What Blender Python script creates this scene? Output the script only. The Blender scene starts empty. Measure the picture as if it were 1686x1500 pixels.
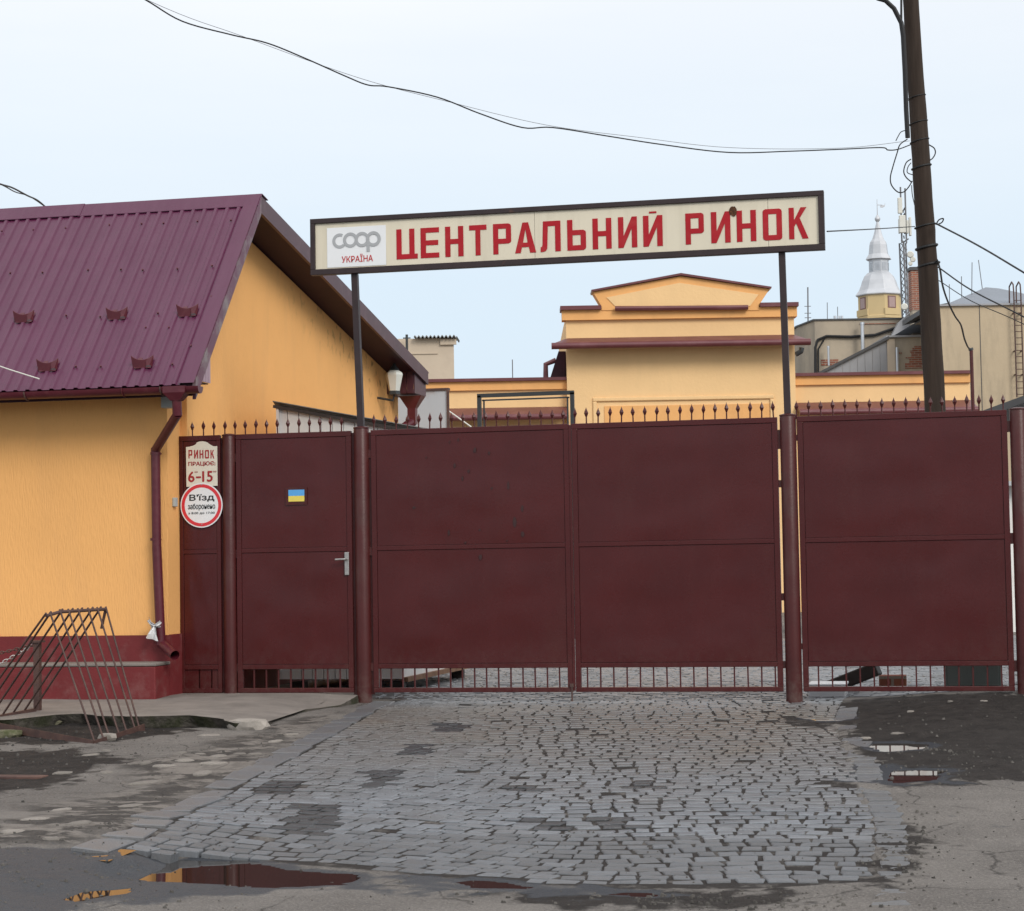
import bpy, bmesh, math, random
import numpy as np
from mathutils import Vector, Matrix
random.seed(7)
SC = bpy.context.scene
COL = SC.collection
RAD = math.radians

# ------------------------------------------------------------------ camera
FPX, YAW, PITCH, ROLL = 3300.0, RAD(12.7), RAD(3.127), RAD(0.945)
_F = np.array([-math.sin(YAW)*math.cos(PITCH), math.cos(YAW)*math.cos(PITCH), math.sin(PITCH)])
_R = np.array([math.cos(YAW), math.sin(YAW), 0.0]); _U = np.cross(_R, _F)
_c, _s = math.cos(ROLL), math.sin(ROLL)
_R, _U = _c*_R - _s*_U, _s*_R + _c*_U
CAM = np.array([5.145, -16.769, 1.161])
cam_d = bpy.data.cameras.new('camera'); cam = bpy.data.objects.new('camera', cam_d); COL.objects.link(cam)
cam_d.sensor_fit = 'HORIZONTAL'; cam_d.sensor_width = 36.0; cam_d.lens = 36.0*FPX/1686.0
cam_d.clip_start = 0.1; cam_d.clip_end = 3000
m = Matrix.Identity(4)
for i in range(3):
    m[i][0] = _R[i]; m[i][1] = _U[i]; m[i][2] = -_F[i]; m[i][3] = CAM[i]
cam.matrix_world = m
SC.camera = cam

# ------------------------------------------------------------------ sky, sun, exposure
SUN_EL, SUN_AZ = RAD(33), RAD(138)          # azimuth clockwise from +Y; behind the camera, to its right
w = bpy.data.worlds.new('World'); SC.world = w; w.use_nodes = True
nt = w.node_tree; nt.nodes.clear()
def N(t, **k):
    n = nt.nodes.new(t)
    for a, b in k.items(): setattr(n, a, b)
    return n
sky = N('ShaderNodeTexSky', sky_type='NISHITA', sun_disc=False, sun_elevation=SUN_EL, sun_rotation=SUN_AZ)
sk = N('ShaderNodeMix', data_type='RGBA', blend_type='MULTIPLY'); sk.inputs[0].default_value = 1
sk.inputs[7].default_value = (0.12, 0.12, 0.12, 1)
tc = N('ShaderNodeTexCoord'); sep = N('ShaderNodeSeparateXYZ')
ramp = N('ShaderNodeValToRGB')
ramp.color_ramp.elements[0].position = 0.0; ramp.color_ramp.elements[0].color = (0.555, 0.665, 0.765, 1)
ramp.color_ramp.elements[1].position = 1.0; ramp.color_ramp.elements[1].color = (1.15, 1.17, 1.2, 1)
e = ramp.color_ramp.elements.new(0.14); e.color = (0.60, 0.695, 0.78, 1)
e = ramp.color_ramp.elements.new(0.30); e.color = (0.825, 0.835, 0.85, 1)
mp = N('ShaderNodeMapping'); mp.inputs['Scale'].default_value = (1.0, 1.0, 6.5)
noi = N('ShaderNodeTexNoise'); noi.inputs['Scale'].default_value = 2.2; noi.inputs['Detail'].default_value = 5
mr = N('ShaderNodeMapRange'); mr.inputs[1].default_value = 0.35; mr.inputs[2].default_value = 0.7
mr.inputs[3].default_value = 0.86; mr.inputs[4].default_value = 1.0
mix = N('ShaderNodeMix', data_type='RGBA')
bg = N('ShaderNodeBackground'); out = N('ShaderNodeOutputWorld')
L = nt.links.new
L(sky.outputs[0], sk.inputs[6]); L(tc.outputs['Generated'], sep.inputs[0]); L(sep.outputs[2], ramp.inputs[0])
L(tc.outputs['Generated'], mp.inputs[0]); L(mp.outputs[0], noi.inputs['Vector']); L(noi.outputs[0], mr.inputs[0])
L(mr.outputs[0], mix.inputs[0]); L(sk.outputs[2], mix.inputs[6]); L(ramp.outputs[0], mix.inputs[7])
L(mix.outputs[2], bg.inputs[0]); bg.inputs[1].default_value = 1.0; L(bg.outputs[0], out.inputs[0])
sd = bpy.data.lights.new('sun', 'SUN'); sd.energy = 1.5; sd.angle = RAD(22); sd.color = (1.0, 0.955, 0.89)
so = bpy.data.objects.new('sun', sd); COL.objects.link(so)
_dir = Vector((math.sin(SUN_AZ)*math.cos(SUN_EL), math.cos(SUN_AZ)*math.cos(SUN_EL), math.sin(SUN_EL)))
so.rotation_euler = _dir.to_track_quat('Z', 'Y').to_euler(); so.location = (0, -30, 40)
SC.view_settings.view_transform = 'Standard'; SC.view_settings.look = 'None'
SC.view_settings.exposure = 0.32; SC.view_settings.gamma = 1.0; SC.view_settings.use_curve_mapping = False
SC.cycles.use_denoising = True
SC.cycles.max_bounces = 6

# ------------------------------------------------------------------ helpers: pixels of the photograph to points of the place
def ray(x, y): return (x-843.0)*_R - (y-750.0)*_U + FPX*_F
def onY(x, y, Y=0.0):
    d = ray(x, y); return CAM + d*((Y-CAM[1])/d[1])
def onX(x, y, X):
    d = ray(x, y); return CAM + d*((X-CAM[0])/d[0])
def onZ(x, y, Z):
    d = ray(x, y); return CAM + d*((Z-CAM[2])/d[2])
HF = np.array([-math.sin(YAW), math.cos(YAW), 0]); HR = np.array([math.cos(YAW), math.sin(YAW), 0])
def onD(x, y, D):
    """point at horizontal distance D in front of the camera (far buildings that face the street)"""
    d = ray(x, y); return CAM + d*(D/(d @ HF))
def far(lat, D, z): return np.array([CAM[0], CAM[1], 0]) + HR*lat + HF*D + np.array([0, 0, z])
def lat_z(x, y, D):
    p = onD(x, y, D) - np.array([CAM[0], CAM[1], 0]); return p @ HR, p[2]

def smooth(t):
    t = np.clip(t, 0, 1); return t*t*(3-2*t)
def vnoise(x, y, seed=0):
    x = np.asarray(x, float); y = np.asarray(y, float)
    xi = np.floor(x); yi = np.floor(y); fx = x-xi; fy = y-yi
    def h(a, b):
        v = np.sin(a*127.1 + b*311.7 + seed*74.7)*43758.5453
        return v - np.floor(v)
    u = fx*fx*(3-2*fx); v = fy*fy*(3-2*fy)
    return (h(xi, yi)*(1-u)+h(xi+1, yi)*u)*(1-v) + (h(xi, yi+1)*(1-u)+h(xi+1, yi+1)*u)*v
def fbm(x, y, o=4, seed=0):
    s = 0; a = .5
    for i in range(o):
        s = s + a*vnoise(x*2**i, y*2**i, seed+i); a *= .5
    return s/(1-.5**o)

# ------------------------------------------------------------------ helpers: meshes and objects
INV = {}
class MB:
    def __init__(s): s.v = []; s.f = []
    def add(s, vs, fs):
        o = len(s.v); s.v += [tuple(float(c) for c in p) for p in vs]; s.f += [tuple(i+o for i in q) for q in fs]; return s
    def box(s, x0, x1, y0, y1, z0, z1):
        return s.add([(x0,y0,z0),(x1,y0,z0),(x1,y1,z0),(x0,y1,z0),(x0,y0,z1),(x1,y0,z1),(x1,y1,z1),(x0,y1,z1)],
                     [(0,3,2,1),(4,5,6,7),(0,1,5,4),(1,2,6,5),(2,3,7,6),(3,0,4,7)])
    def fbox(s, l0, l1, d0, d1, z0, z1):          # box in the frame of the far buildings
        return s.add([far(l0,d0,z0),far(l1,d0,z0),far(l1,d1,z0),far(l0,d1,z0),far(l0,d0,z1),far(l1,d0,z1),far(l1,d1,z1),far(l0,d1,z1)],
                     [(0,3,2,1),(4,5,6,7),(0,1,5,4),(1,2,6,5),(2,3,7,6),(3,0,4,7)])
    def ext(s, pts, vec):
        n = len(pts); v = np.array(vec, float)
        return s.add([np.array(p) for p in pts] + [np.array(p)+v for p in pts],
                     [tuple(range(n))[::-1], tuple(range(n, 2*n))] + [(i, (i+1) % n, n+(i+1) % n, n+i) for i in range(n)])
    def quad(s, *p): return s.add(p, [tuple(range(len(p)))])
    def tube(s, path, r, n=8, caps=True):
        P = [np.array(p, float) for p in path]; k = len(P)
        rs = r if isinstance(r, (list, tuple)) else [r]*k
        prev = None; vs = []
        for i in range(k):
            t = P[min(i+1, k-1)] - P[max(i-1, 0)]; t = t/(np.linalg.norm(t)+1e-12)
            if prev is None:
                a = np.array([0, 0, 1.]) if abs(t[2]) < .9 else np.array([1., 0, 0])
                u = np.cross(t, a)
            else: u = prev - t*(prev @ t)
            u = u/np.linalg.norm(u); prev = u; v = np.cross(t, u)
            for j in range(n):
                q = 2*math.pi*j/n; vs.append(P[i] + rs[i]*(math.cos(q)*u + math.sin(q)*v))
        fs = [(i*n+j, i*n+(j+1) % n, (i+1)*n+(j+1) % n, (i+1)*n+j) for i in range(k-1) for j in range(n)]
        if caps: fs += [tuple(range(n))[::-1], tuple(range((k-1)*n, k*n))]
        return s.add(vs, fs)
    def bar(s, a, b, wx, wy, up=(0, 0, 1)):
        """square bar from a to b"""
        a = np.array(a, float); b = np.array(b, float); t = (b-a)/np.linalg.norm(b-a)
        u = np.cross(t, np.array(up, float))
        if np.linalg.norm(u) < 1e-3: u = np.cross(t, np.array([1., 0, 0]))
        u /= np.linalg.norm(u); v = np.cross(u, t)
        vs = [p + sx*u*wx/2 + sy*v*wy/2 for p in (a, b) for sx, sy in ((-1,-1),(1,-1),(1,1),(-1,1))]
        return s.add(vs, [(0,1,2,3),(7,6,5,4),(0,4,5,1),(1,5,6,2),(2,6,7,3),(3,7,4,0)])
    def lathe(s, prof, c, n=16, ph=0.0, caps=True):
        vs = []
        for r, z in prof:
            for j in range(n):
                q = 2*math.pi*(j+.0)/n + ph; vs.append((c[0]+r*math.cos(q), c[1]+r*math.sin(q), c[2]+z))
        k = len(prof); fs = [(i*n+j, i*n+(j+1) % n, (i+1)*n+(j+1) % n, (i+1)*n+j) for i in range(k-1) for j in range(n)]
        if caps: fs += [tuple(range(n))[::-1], tuple(range((k-1)*n, k*n))]
        return s.add(vs, fs)
    def mesh(s, name, mat, smooth_=False, shift=None):
        me = bpy.data.meshes.new(name)
        v = s.v if shift is None else [tuple(shift @ Vector(p)) for p in s.v]
        me.from_pydata(v, [], s.f); me.update()
        bm = bmesh.new(); bm.from_mesh(me); bmesh.ops.recalc_face_normals(bm, faces=bm.faces); bm.to_mesh(me); bm.free()
        if mat: me.materials.append(mat)
        if smooth_: me.shade_smooth(); me.set_sharp_from_angle(angle=RAD(38))
        return me
    def build(s, name, mat, parent=None, label=None, cat=None, group=None, kind=None, sm=False, bevel=0):
        if parent is None:
            a = np.array(s.v); lo = a.min(0); hi = a.max(0)
            base = Vector(((lo[0]+hi[0])/2, (lo[1]+hi[1])/2, lo[2]))
            me = s.mesh(name, mat, sm, Matrix.Translation(-base))
            o = bpy.data.objects.new(name, me); COL.objects.link(o); o.location = base; INV[o.name] = Matrix.Translation(-base)
        else:
            me = s.mesh(name, mat, sm, INV[parent.name])
            o = bpy.data.objects.new(name, me); COL.objects.link(o); o.parent = parent; INV[o.name] = INV[parent.name]
        if bevel:
            b = o.modifiers.new('bevel', 'BEVEL'); b.width = bevel; b.segments = 2; b.limit_method = 'ANGLE'; b.angle_limit = RAD(40)
        tag(o, label, cat, group, kind); return o
def tag(o, label=None, cat=None, group=None, kind=None):
    if label: o['label'] = label
    if cat: o['category'] = cat
    if group: o['group'] = group
    if kind: o['kind'] = kind
    return o
def thing(name, loc, label, cat, group=None, rz=0.0, kind=None):
    o = bpy.data.objects.new(name, None); COL.objects.link(o); o.empty_display_size = .2
    o.location = Vector([float(c) for c in loc]); o.rotation_euler = (0, 0, rz)
    INV[o.name] = (Matrix.Translation(o.location) @ Matrix.Rotation(rz, 4, 'Z')).inverted()
    return tag(o, label, cat, group, kind)
def inst(name, me, parent, loc, rot=(0, 0, 0), scale=(1, 1, 1)):
    """a piece that shares mesh data, placed in world coordinates under an unrotated parent"""
    o = bpy.data.objects.new(name, me); COL.objects.link(o)
    o.parent = parent; o.location = INV[parent.name] @ Vector([float(c) for c in loc]); o.rotation_euler = rot; o.scale = scale
    return o

# ------------------------------------------------------------------ materials
def mat(name, col, rough=.6, spec=.5, metal=0., var=.12, vs=3., bump=0., bs=60., stretch=(1, 1, 1), bstretch=(1, 1, 1),
        dirt=None, dirt_amt=.5, dirt_s=2., dirt_lo=.5, dirt_hi=.7, dstretch=(1, 1, 1), attr=None, rvar=.0, rand=0., coat=0., dirt_attr=None):
    M = bpy.data.materials.new(name); M.use_nodes = True; t = M.node_tree; b = t.nodes['Principled BSDF']; l = t.links.new
    def n(k, **kw):
        q = t.nodes.new(k)
        for a, v in kw.items(): setattr(q, a, v)
        return q
    tcn = n('ShaderNodeTexCoord')
    def noise(scale, st, detail=6, ro=.6):
        mpn = n('ShaderNodeMapping'); mpn.inputs['Scale'].default_value = st; l(tcn.outputs['Object'], mpn.inputs[0])
        q = n('ShaderNodeTexNoise'); q.inputs['Scale'].default_value = scale; q.inputs['Detail'].default_value = detail
        q.inputs['Roughness'].default_value = ro; l(mpn.outputs[0], q.inputs['Vector']); return q
    nz = noise(vs, stretch)
    r = n('ShaderNodeMapRange'); r.inputs[1].default_value = .25; r.inputs[2].default_value = .75
    r.inputs[3].default_value = 1-var; r.inputs[4].default_value = 1+var; l(nz.outputs[0], r.inputs[0])
    hs = n('ShaderNodeHueSaturation'); hs.inputs['Color'].default_value = (*col, 1); l(r.outputs[0], hs.inputs['Value'])
    cur = hs.outputs[0]
    if attr or rand:
        h2 = n('ShaderNodeHueSaturation'); l(cur, h2.inputs['Color'])
        if attr:
            a = n('ShaderNodeAttribute'); a.attribute_name = attr; l(a.outputs['Fac'], h2.inputs['Value'])
        else:
            a = n('ShaderNodeObjectInfo'); r3 = n('ShaderNodeMapRange'); r3.inputs[3].default_value = 1-rand; r3.inputs[4].default_value = 1+rand
            l(a.outputs['Random'], r3.inputs[0]); l(r3.outputs[0], h2.inputs['Value'])
        cur = h2.outputs[0]
    if dirt:
        dn = noise(dirt_s, dstretch, 8, .65)
        r2 = n('ShaderNodeMapRange'); r2.inputs[1].default_value = dirt_lo; r2.inputs[2].default_value = dirt_hi; r2.inputs[4].default_value = dirt_amt
        l(dn.outputs[0], r2.inputs[0])
        fac = r2.outputs[0]
        if dirt_attr:
            da = n('ShaderNodeAttribute'); da.attribute_name = dirt_attr; mm = n('ShaderNodeMath', operation='MULTIPLY_ADD', use_clamp=True); mm.inputs[1].default_value = .45
            l(fac, mm.inputs[0]); l(da.outputs['Fac'], mm.inputs[2]); fac = mm.outputs[0]
        mx = n('ShaderNodeMix', data_type='RGBA'); l(fac, mx.inputs[0]); l(cur, mx.inputs[6]); mx.inputs[7].default_value = (*dirt, 1)
        cur = mx.outputs[2]
    l(cur, b.inputs['Base Color'])
    b.inputs['Roughness'].default_value = rough; b.inputs['Metallic'].default_value = metal; b.inputs['Specular IOR Level'].default_value = spec
    if coat: b.inputs['Coat Weight'].default_value = coat; b.inputs['Coat Roughness'].default_value = .2
    if rvar:
        r4 = n('ShaderNodeMapRange'); r4.inputs[1].default_value = .3; r4.inputs[2].default_value = .7
        r4.inputs[3].default_value = rough-rvar; r4.inputs[4].default_value = rough+rvar
        q = noise(vs*2.3, (1, 1, 1)); l(q.outputs[0], r4.inputs[0]); l(r4.outputs[0], b.inputs['Roughness'])
    if bump:
        bn = noise(bs, bstretch, 5, .6); bp = n('ShaderNodeBump'); bp.inputs['Strength'].default_value = 1; bp.inputs['Distance'].default_value = bump
        l(bn.outputs[0], bp.inputs['Height']); l(bp.outputs[0], b.inputs['Normal'])
    return M

MA = {}
MA['gate'] = mat('gate_paint', (.064, .0098, .0098), .26, .32, var=.16, vs=1.6, bump=.0009, bs=80, rvar=.05,
                 dirt=(.08, .026, .022), dirt_amt=.3, dirt_s=2.2, dirt_lo=.52, dirt_hi=.72, dstretch=(1, 1, .35))
def splash(M, z0, z1, amt):
    t = M.node_tree; b = t.nodes['Principled BSDF']; l = t.links.new; n = t.nodes.new
    cur = b.inputs['Base Color'].links[0].from_socket
    geo = n('ShaderNodeNewGeometry'); sp_ = n('ShaderNodeSeparateXYZ'); l(geo.outputs['Position'], sp_.inputs[0])
    r = n('ShaderNodeMapRange'); r.inputs[1].default_value = z0; r.inputs[2].default_value = z1; r.inputs[3].default_value = amt; r.inputs[4].default_value = 0; l(sp_.outputs[2], r.inputs[0])
    nn_ = n('ShaderNodeTexNoise'); nn_.inputs['Scale'].default_value = 16; nn_.inputs['Detail'].default_value = 8; nn_.inputs['Roughness'].default_value = .7; l(geo.outputs['Position'], nn_.inputs['Vector'])
    r2 = n('ShaderNodeMapRange'); r2.inputs[1].default_value = .42; r2.inputs[2].default_value = .66; l(nn_.outputs[0], r2.inputs[0])
    mu = n('ShaderNodeMath'); mu.operation = 'MULTIPLY'; l(r.outputs[0], mu.inputs[0]); l(r2.outputs[0], mu.inputs[1])
    mx = n('ShaderNodeMix'); mx.data_type = 'RGBA'; l(mu.outputs[0], mx.inputs[0]); l(cur, mx.inputs[6]); mx.inputs[7].default_value = (.13, .10, .085, 1); l(mx.outputs[2], b.inputs['Base Color'])
splash(MA['gate'], .05, .55, .2)
MA['gate_bar'] = mat('gate_bar_paint', (.066, .0125, .0118), .38, .32, var=.2, vs=9, bump=.001, bs=60,
                     dirt=(.11, .055, .04), dirt_amt=.45, dirt_s=14, dirt_lo=.55, dirt_hi=.7)
MA['post'] = mat('gate_post_paint', (.063, .0115, .0110), .38, .32, var=.18, vs=4, bump=.0015, bs=55,
                 dirt=(.09, .06, .05), dirt_amt=.5, dirt_s=5, dirt_lo=.5, dirt_hi=.75, dstretch=(1, 1, .4))
splash(MA['post'], -.05, .35, .6)
MA['rust'] = mat('rusty_iron', (.075, .04, .034), .62, .4, var=.35, vs=12, bump=.0015, bs=60, dirt=(.15, .08, .055), dirt_amt=.5, dirt_s=9, dirt_lo=.48, dirt_hi=.7)
MA['signframe'] = mat('sign_frame_paint', (.028, .016, .017), .5, .4, var=.25, vs=7, dirt=(.16, .06, .025), dirt_amt=.5, dirt_s=6, dirt_lo=.62, dirt_hi=.72)
MA['signcream'] = mat('sign_cream_paint', (.66, .60, .47), .5, .4, var=.06, vs=2, stretch=(1, 1, .3), dirt=(.40, .35, .26), dirt_amt=.42, dirt_s=3.2, dirt_lo=.5, dirt_hi=.8, dstretch=(2.5, 1, .25))
MA['signred'] = mat('sign_red_paint', (.37, .012, .020), .5, .2, var=.10, vs=3, dirt=(.5, .12, .1), dirt_amt=.15, dirt_s=8)
MA['white'] = mat('white_print', (.74, .75, .76), .45, .4, var=.04, vs=3)
MA['cream2'] = mat('cream_board', (.68, .64, .54), .5, .4, var=.06, vs=6)
MA['darkred'] = mat('dark_red_letters', (.34, .02, .022), .5, .4, var=.08, vs=20)
MA['signalred'] = mat('signal_red', (.62, .03, .04), .4, .5, var=.04, vs=8)
MA['grey_print'] = mat('grey_print', (.36, .37, .38), .5, .4, var=.05)
MA['redprint'] = mat('red_print', (.50, .04, .04), .5, .4, var=.05)
MA['black'] = mat('black_print', (.015, .015, .015), .5, .4, var=.05)
MA['rusthole'] = mat('rust_patch', (.06, .028, .016), .85, .2, var=.5, vs=40, dirt=(.22, .09, .03), dirt_amt=.8, dirt_s=60)
MA['blue'] = mat('sticker_blue', (.09, .34, .68), .4, .5, var=.08, vs=30)
MA['yellow'] = mat('sticker_yellow', (.72, .58, .10), .4, .5, var=.08, vs=30)
MA['steel'] = mat('worn_steel', (.42, .40, .38), .38, .5, metal=.8, var=.25, vs=30)
MA['roof'] = mat('roof_sheet_paint', (.086, .0135, .046), .36, .45, var=.10, vs=2.2, bump=.0006, bs=25, rvar=.05,
                 dirt=(.115, .038, .072), dirt_amt=.45, dirt_s=2.2, dirt_lo=.45, dirt_hi=.72, dstretch=(3, .35, .35))
MA['roofdark'] = mat('roof_trim_paint', (.060, .014, .021), .42, .45, var=.16, vs=4, dirt=(.16, .09, .10), dirt_amt=.35, dirt_s=5, dirt_lo=.52, dirt_hi=.7)
MA['verge'] = mat('worn_verge_trim', (.11, .028, .055), .45, .5, var=.15, vs=4, dirt=(.22, .19, .18), dirt_amt=.75, dirt_s=3.5, dirt_lo=.50, dirt_hi=.62)
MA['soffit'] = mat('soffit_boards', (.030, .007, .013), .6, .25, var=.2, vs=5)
MA['gutter'] = mat('gutter_paint', (.085, .010, .018), .36, .45, var=.15, vs=6, dirt=(.14, .05, .05), dirt_amt=.3, dirt_s=12)
MA['lilac'] = mat('faded_lilac_sheet', (.36, .25, .30), .5, .4, var=.08)
MA['wirem'] = mat('black_cable', (.012, .012, .013), .6, .4)
MA['plinth'] = mat('red_plinth_paint', (.15, .021, .023), .6, .3, var=.14, vs=3, bump=.002, bs=30, dirt=(.24, .13, .12), dirt_amt=.5, dirt_s=4.5, dirt_lo=.52, dirt_hi=.78)
MA['concrete'] = mat('bare_concrete', (.215, .19, .17), .85, .25, var=.16, vs=5, bump=.004, bs=35, dirt=(.11, .098, .088), dirt_amt=.6, dirt_s=2.2, dirt_lo=.45, dirt_hi=.7)
MA['stone'] = mat('broken_stone', (.26, .234, .208), .8, .3, var=.25, vs=8, bump=.006, bs=25, dirt=(.10, .09, .07), dirt_amt=.6, dirt_s=6, rand=.22)
MA['moss'] = mat('mossy_stone', (.17, .155, .11), .9, .2, var=.3, vs=14, bump=.006, bs=30, dirt=(.05, .06, .02), dirt_amt=.8, dirt_s=9, dirt_lo=.42, dirt_hi=.6)
MA['sett'] = mat('granite_sett', (.138, .149, .165), .38, .85, var=.18, vs=9, bump=.007, bs=34, rvar=.10, attr='tone', dirt=(.125, .108, .09), dirt_amt=.75, dirt_s=1.1, dirt_lo=.45, dirt_hi=.7, dirt_attr='grime')  # bluish base colour has the sheen of the sky painted in
MA['hall'] = mat('hall_pale_render', (.80, .535, .27), .85, .2, var=.06, vs=.8, bump=.006, bs=14, dirt=(.62, .42, .22), dirt_amt=.25, dirt_s=.9, dirt_lo=.5, dirt_hi=.75, dstretch=(1.6, 1.6, .3))
MA['hallband'] = mat('hall_orange_render', (.78, .41, .155), .85, .2, var=.08, vs=1.2, bump=.004, bs=14, dirt=(.5, .27, .12), dirt_amt=.35, dirt_s=1.4, dirt_lo=.5, dirt_hi=.75, dstretch=(1.6, 1.6, .5))
MA['halltrim'] = mat('hall_maroon_tin', (.12, .028, .032), .42, .5, var=.18, vs=2, dirt=(.2, .1, .1), dirt_amt=.3, dirt_s=2)
MA['beige'] = mat('beige_render', (.53, .44, .34), .9, .2, var=.07, vs=.7, bump=.01, bs=4, dirt=(.35, .29, .23), dirt_amt=.4, dirt_s=.5, dstretch=(1, 1, .5))
MA['oldwall'] = mat('old_grey_render', (.42, .355, .27), .9, .2, var=.12, vs=.5, bump=.01, bs=4, dirt=(.22, .195, .165), dirt_amt=.75, dirt_s=.6, dirt_lo=.42, dirt_hi=.65, dstretch=(1, 1, .45))
MA['oldside'] = mat('shaded_grey_render', (.30, .31, .31), .9, .2, var=.1, vs=.5)
MA['oldbig'] = mat('tall_beige_render', (.46, .37, .255), .9, .2, var=.08, vs=.4, bump=.01, bs=4, dirt=(.2, .17, .13), dirt_amt=.7, dirt_s=.7, dirt_lo=.5, dirt_hi=.75, dstretch=(1.3, 1.3, .25))
MA['zinc'] = mat('grey_ribbed_sheet', (.30, .30, .31), .55, .4, metal=.2, var=.1, vs=1)
MA['slate'] = mat('grey_blue_roof', (.17, .19, .22), .55, .4, var=.12, vs=.8)
MA['darktin'] = mat('dark_tin', (.06, .06, .062), .6, .4, var=.2, vs=3)
MA['silver'] = mat('silver_tin', (.52, .53, .55), .5, .5, metal=.45, var=.10, vs=.9, dirt=(.40, .42, .45), dirt_amt=.4, dirt_s=.6)
MA['towery'] = mat('tower_yellow_render', (.56, .43, .235), .9, .2, var=.06, vs=.4)
MA['window'] = mat('brown_window', (.20, .11, .10), .5, .4, var=.1)
MA['pane'] = mat('pinkish_blind', (.36, .25, .235), .4, .5, var=.08)
MA['mast'] = mat('galvanised_mast', (.16, .16, .17), .5, .4, var=.2, vs=2)
MA['aerial'] = mat('antenna_panel', (.62, .61, .55), .5, .4, var=.05)
MA['flue'] = mat('zinc_flue', (.55, .57, .60), .35, .5, metal=.7, var=.1)
MA['kiosk'] = mat('white_siding', (.74, .735, .71), .5, .4, var=.06, vs=2, dirt=(.5, .35, .32), dirt_amt=.5, dirt_s=2, dirt_lo=.5, dirt_hi=.75, dstretch=(1, 1, .4))
MA['fibre'] = mat('fibre_cement_sheet', (.24, .24, .235), .85, .2, var=.2, vs=4, dirt=(.09, .1, .08), dirt_amt=.5, dirt_s=5)
MA['greymetal'] = mat('grey_shed_metal', (.42, .44, .46), .5, .4, var=.06, vs=2, dirt=(.28, .19, .14), dirt_amt=.5, dirt_s=2.5, dirt_lo=.6, dirt_hi=.75)
MA['wood'] = mat('weathered_wood', (.20, .11, .065), .8, .3, var=.3, vs=6, stretch=(1, 1, .2), bump=.003, bs=20)
MA['darkwood'] = mat('wet_dark_wood', (.045, .034, .030), .6, .4, var=.35, vs=9, bump=.004, bs=20)
MA['cabinet'] = mat('grey_green_cabinet', (.17, .19, .175), .6, .4, var=.1, vs=4)
MA['pole'] = mat('creosoted_pole', (.036, .025, .019), .85, .2, var=.45, vs=7, stretch=(1, 1, .08), bump=.012, bs=26, bstretch=(1, 1, .06), dirt=(.08, .062, .05), dirt_amt=.45, dirt_s=5, dirt_lo=.48, dirt_hi=.72, dstretch=(1, 1, .1))
MA['bag'] = mat('white_plastic_bag', (.72, .72, .73), .35, .5, var=.06, vs=20)
MA['lampglass'] = mat('milky_lamp_glass', (.62, .63, .58), .25, .5, var=.06, vs=6)
MA['greybox'] = mat('grey_plastic_box', (.36, .39, .38), .5, .4, var=.06)
MA['frame'] = mat('black_steel_frame', (.03, .034, .036), .5, .4, var=.2, vs=4)
MA['roughwall'] = mat('rough_boundary_render', (.26, .25, .23), .9, .2, var=.25, vs=3, bump=.01, bs=12, dirt=(.05, .055, .035), dirt_amt=.8, dirt_s=2.5, dirt_lo=.42, dirt_hi=.62)
MA['vane'] = mat('pale_zinc_rod', (.45, .46, .48), .5, .4, metal=.5)

def brick_mat():
    M = bpy.data.materials.new('old_brick'); M.use_nodes = True; t = M.node_tree; b = t.nodes['Principled BSDF']
    tcn = t.nodes.new('ShaderNodeTexCoord'); mpn = t.nodes.new('ShaderNodeMapping'); mpn.inputs['Rotation'].default_value = (RAD(90), 0, 0)
    br = t.nodes.new('ShaderNodeTexBrick'); br.inputs['Scale'].default_value = 1; br.inputs['Brick Width'].default_value = .27; br.inputs['Row Height'].default_value = .085
    br.inputs['Mortar Size'].default_value = .012
    br.inputs['Color1'].default_value = (.30, .10, .055, 1); br.inputs['Color2'].default_value = (.20, .065, .04, 1); br.inputs['Mortar'].default_value = (.30, .25, .2, 1)
    t.links.new(tcn.outputs['Object'], mpn.inputs[0]); t.links.new(mpn.outputs[0], br.inputs['Vector']); t.links.new(br.outputs[0], b.inputs['Base Color'])
    b.inputs['Roughness'].default_value = .9; return M
MA['brick'] = brick_mat()

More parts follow.
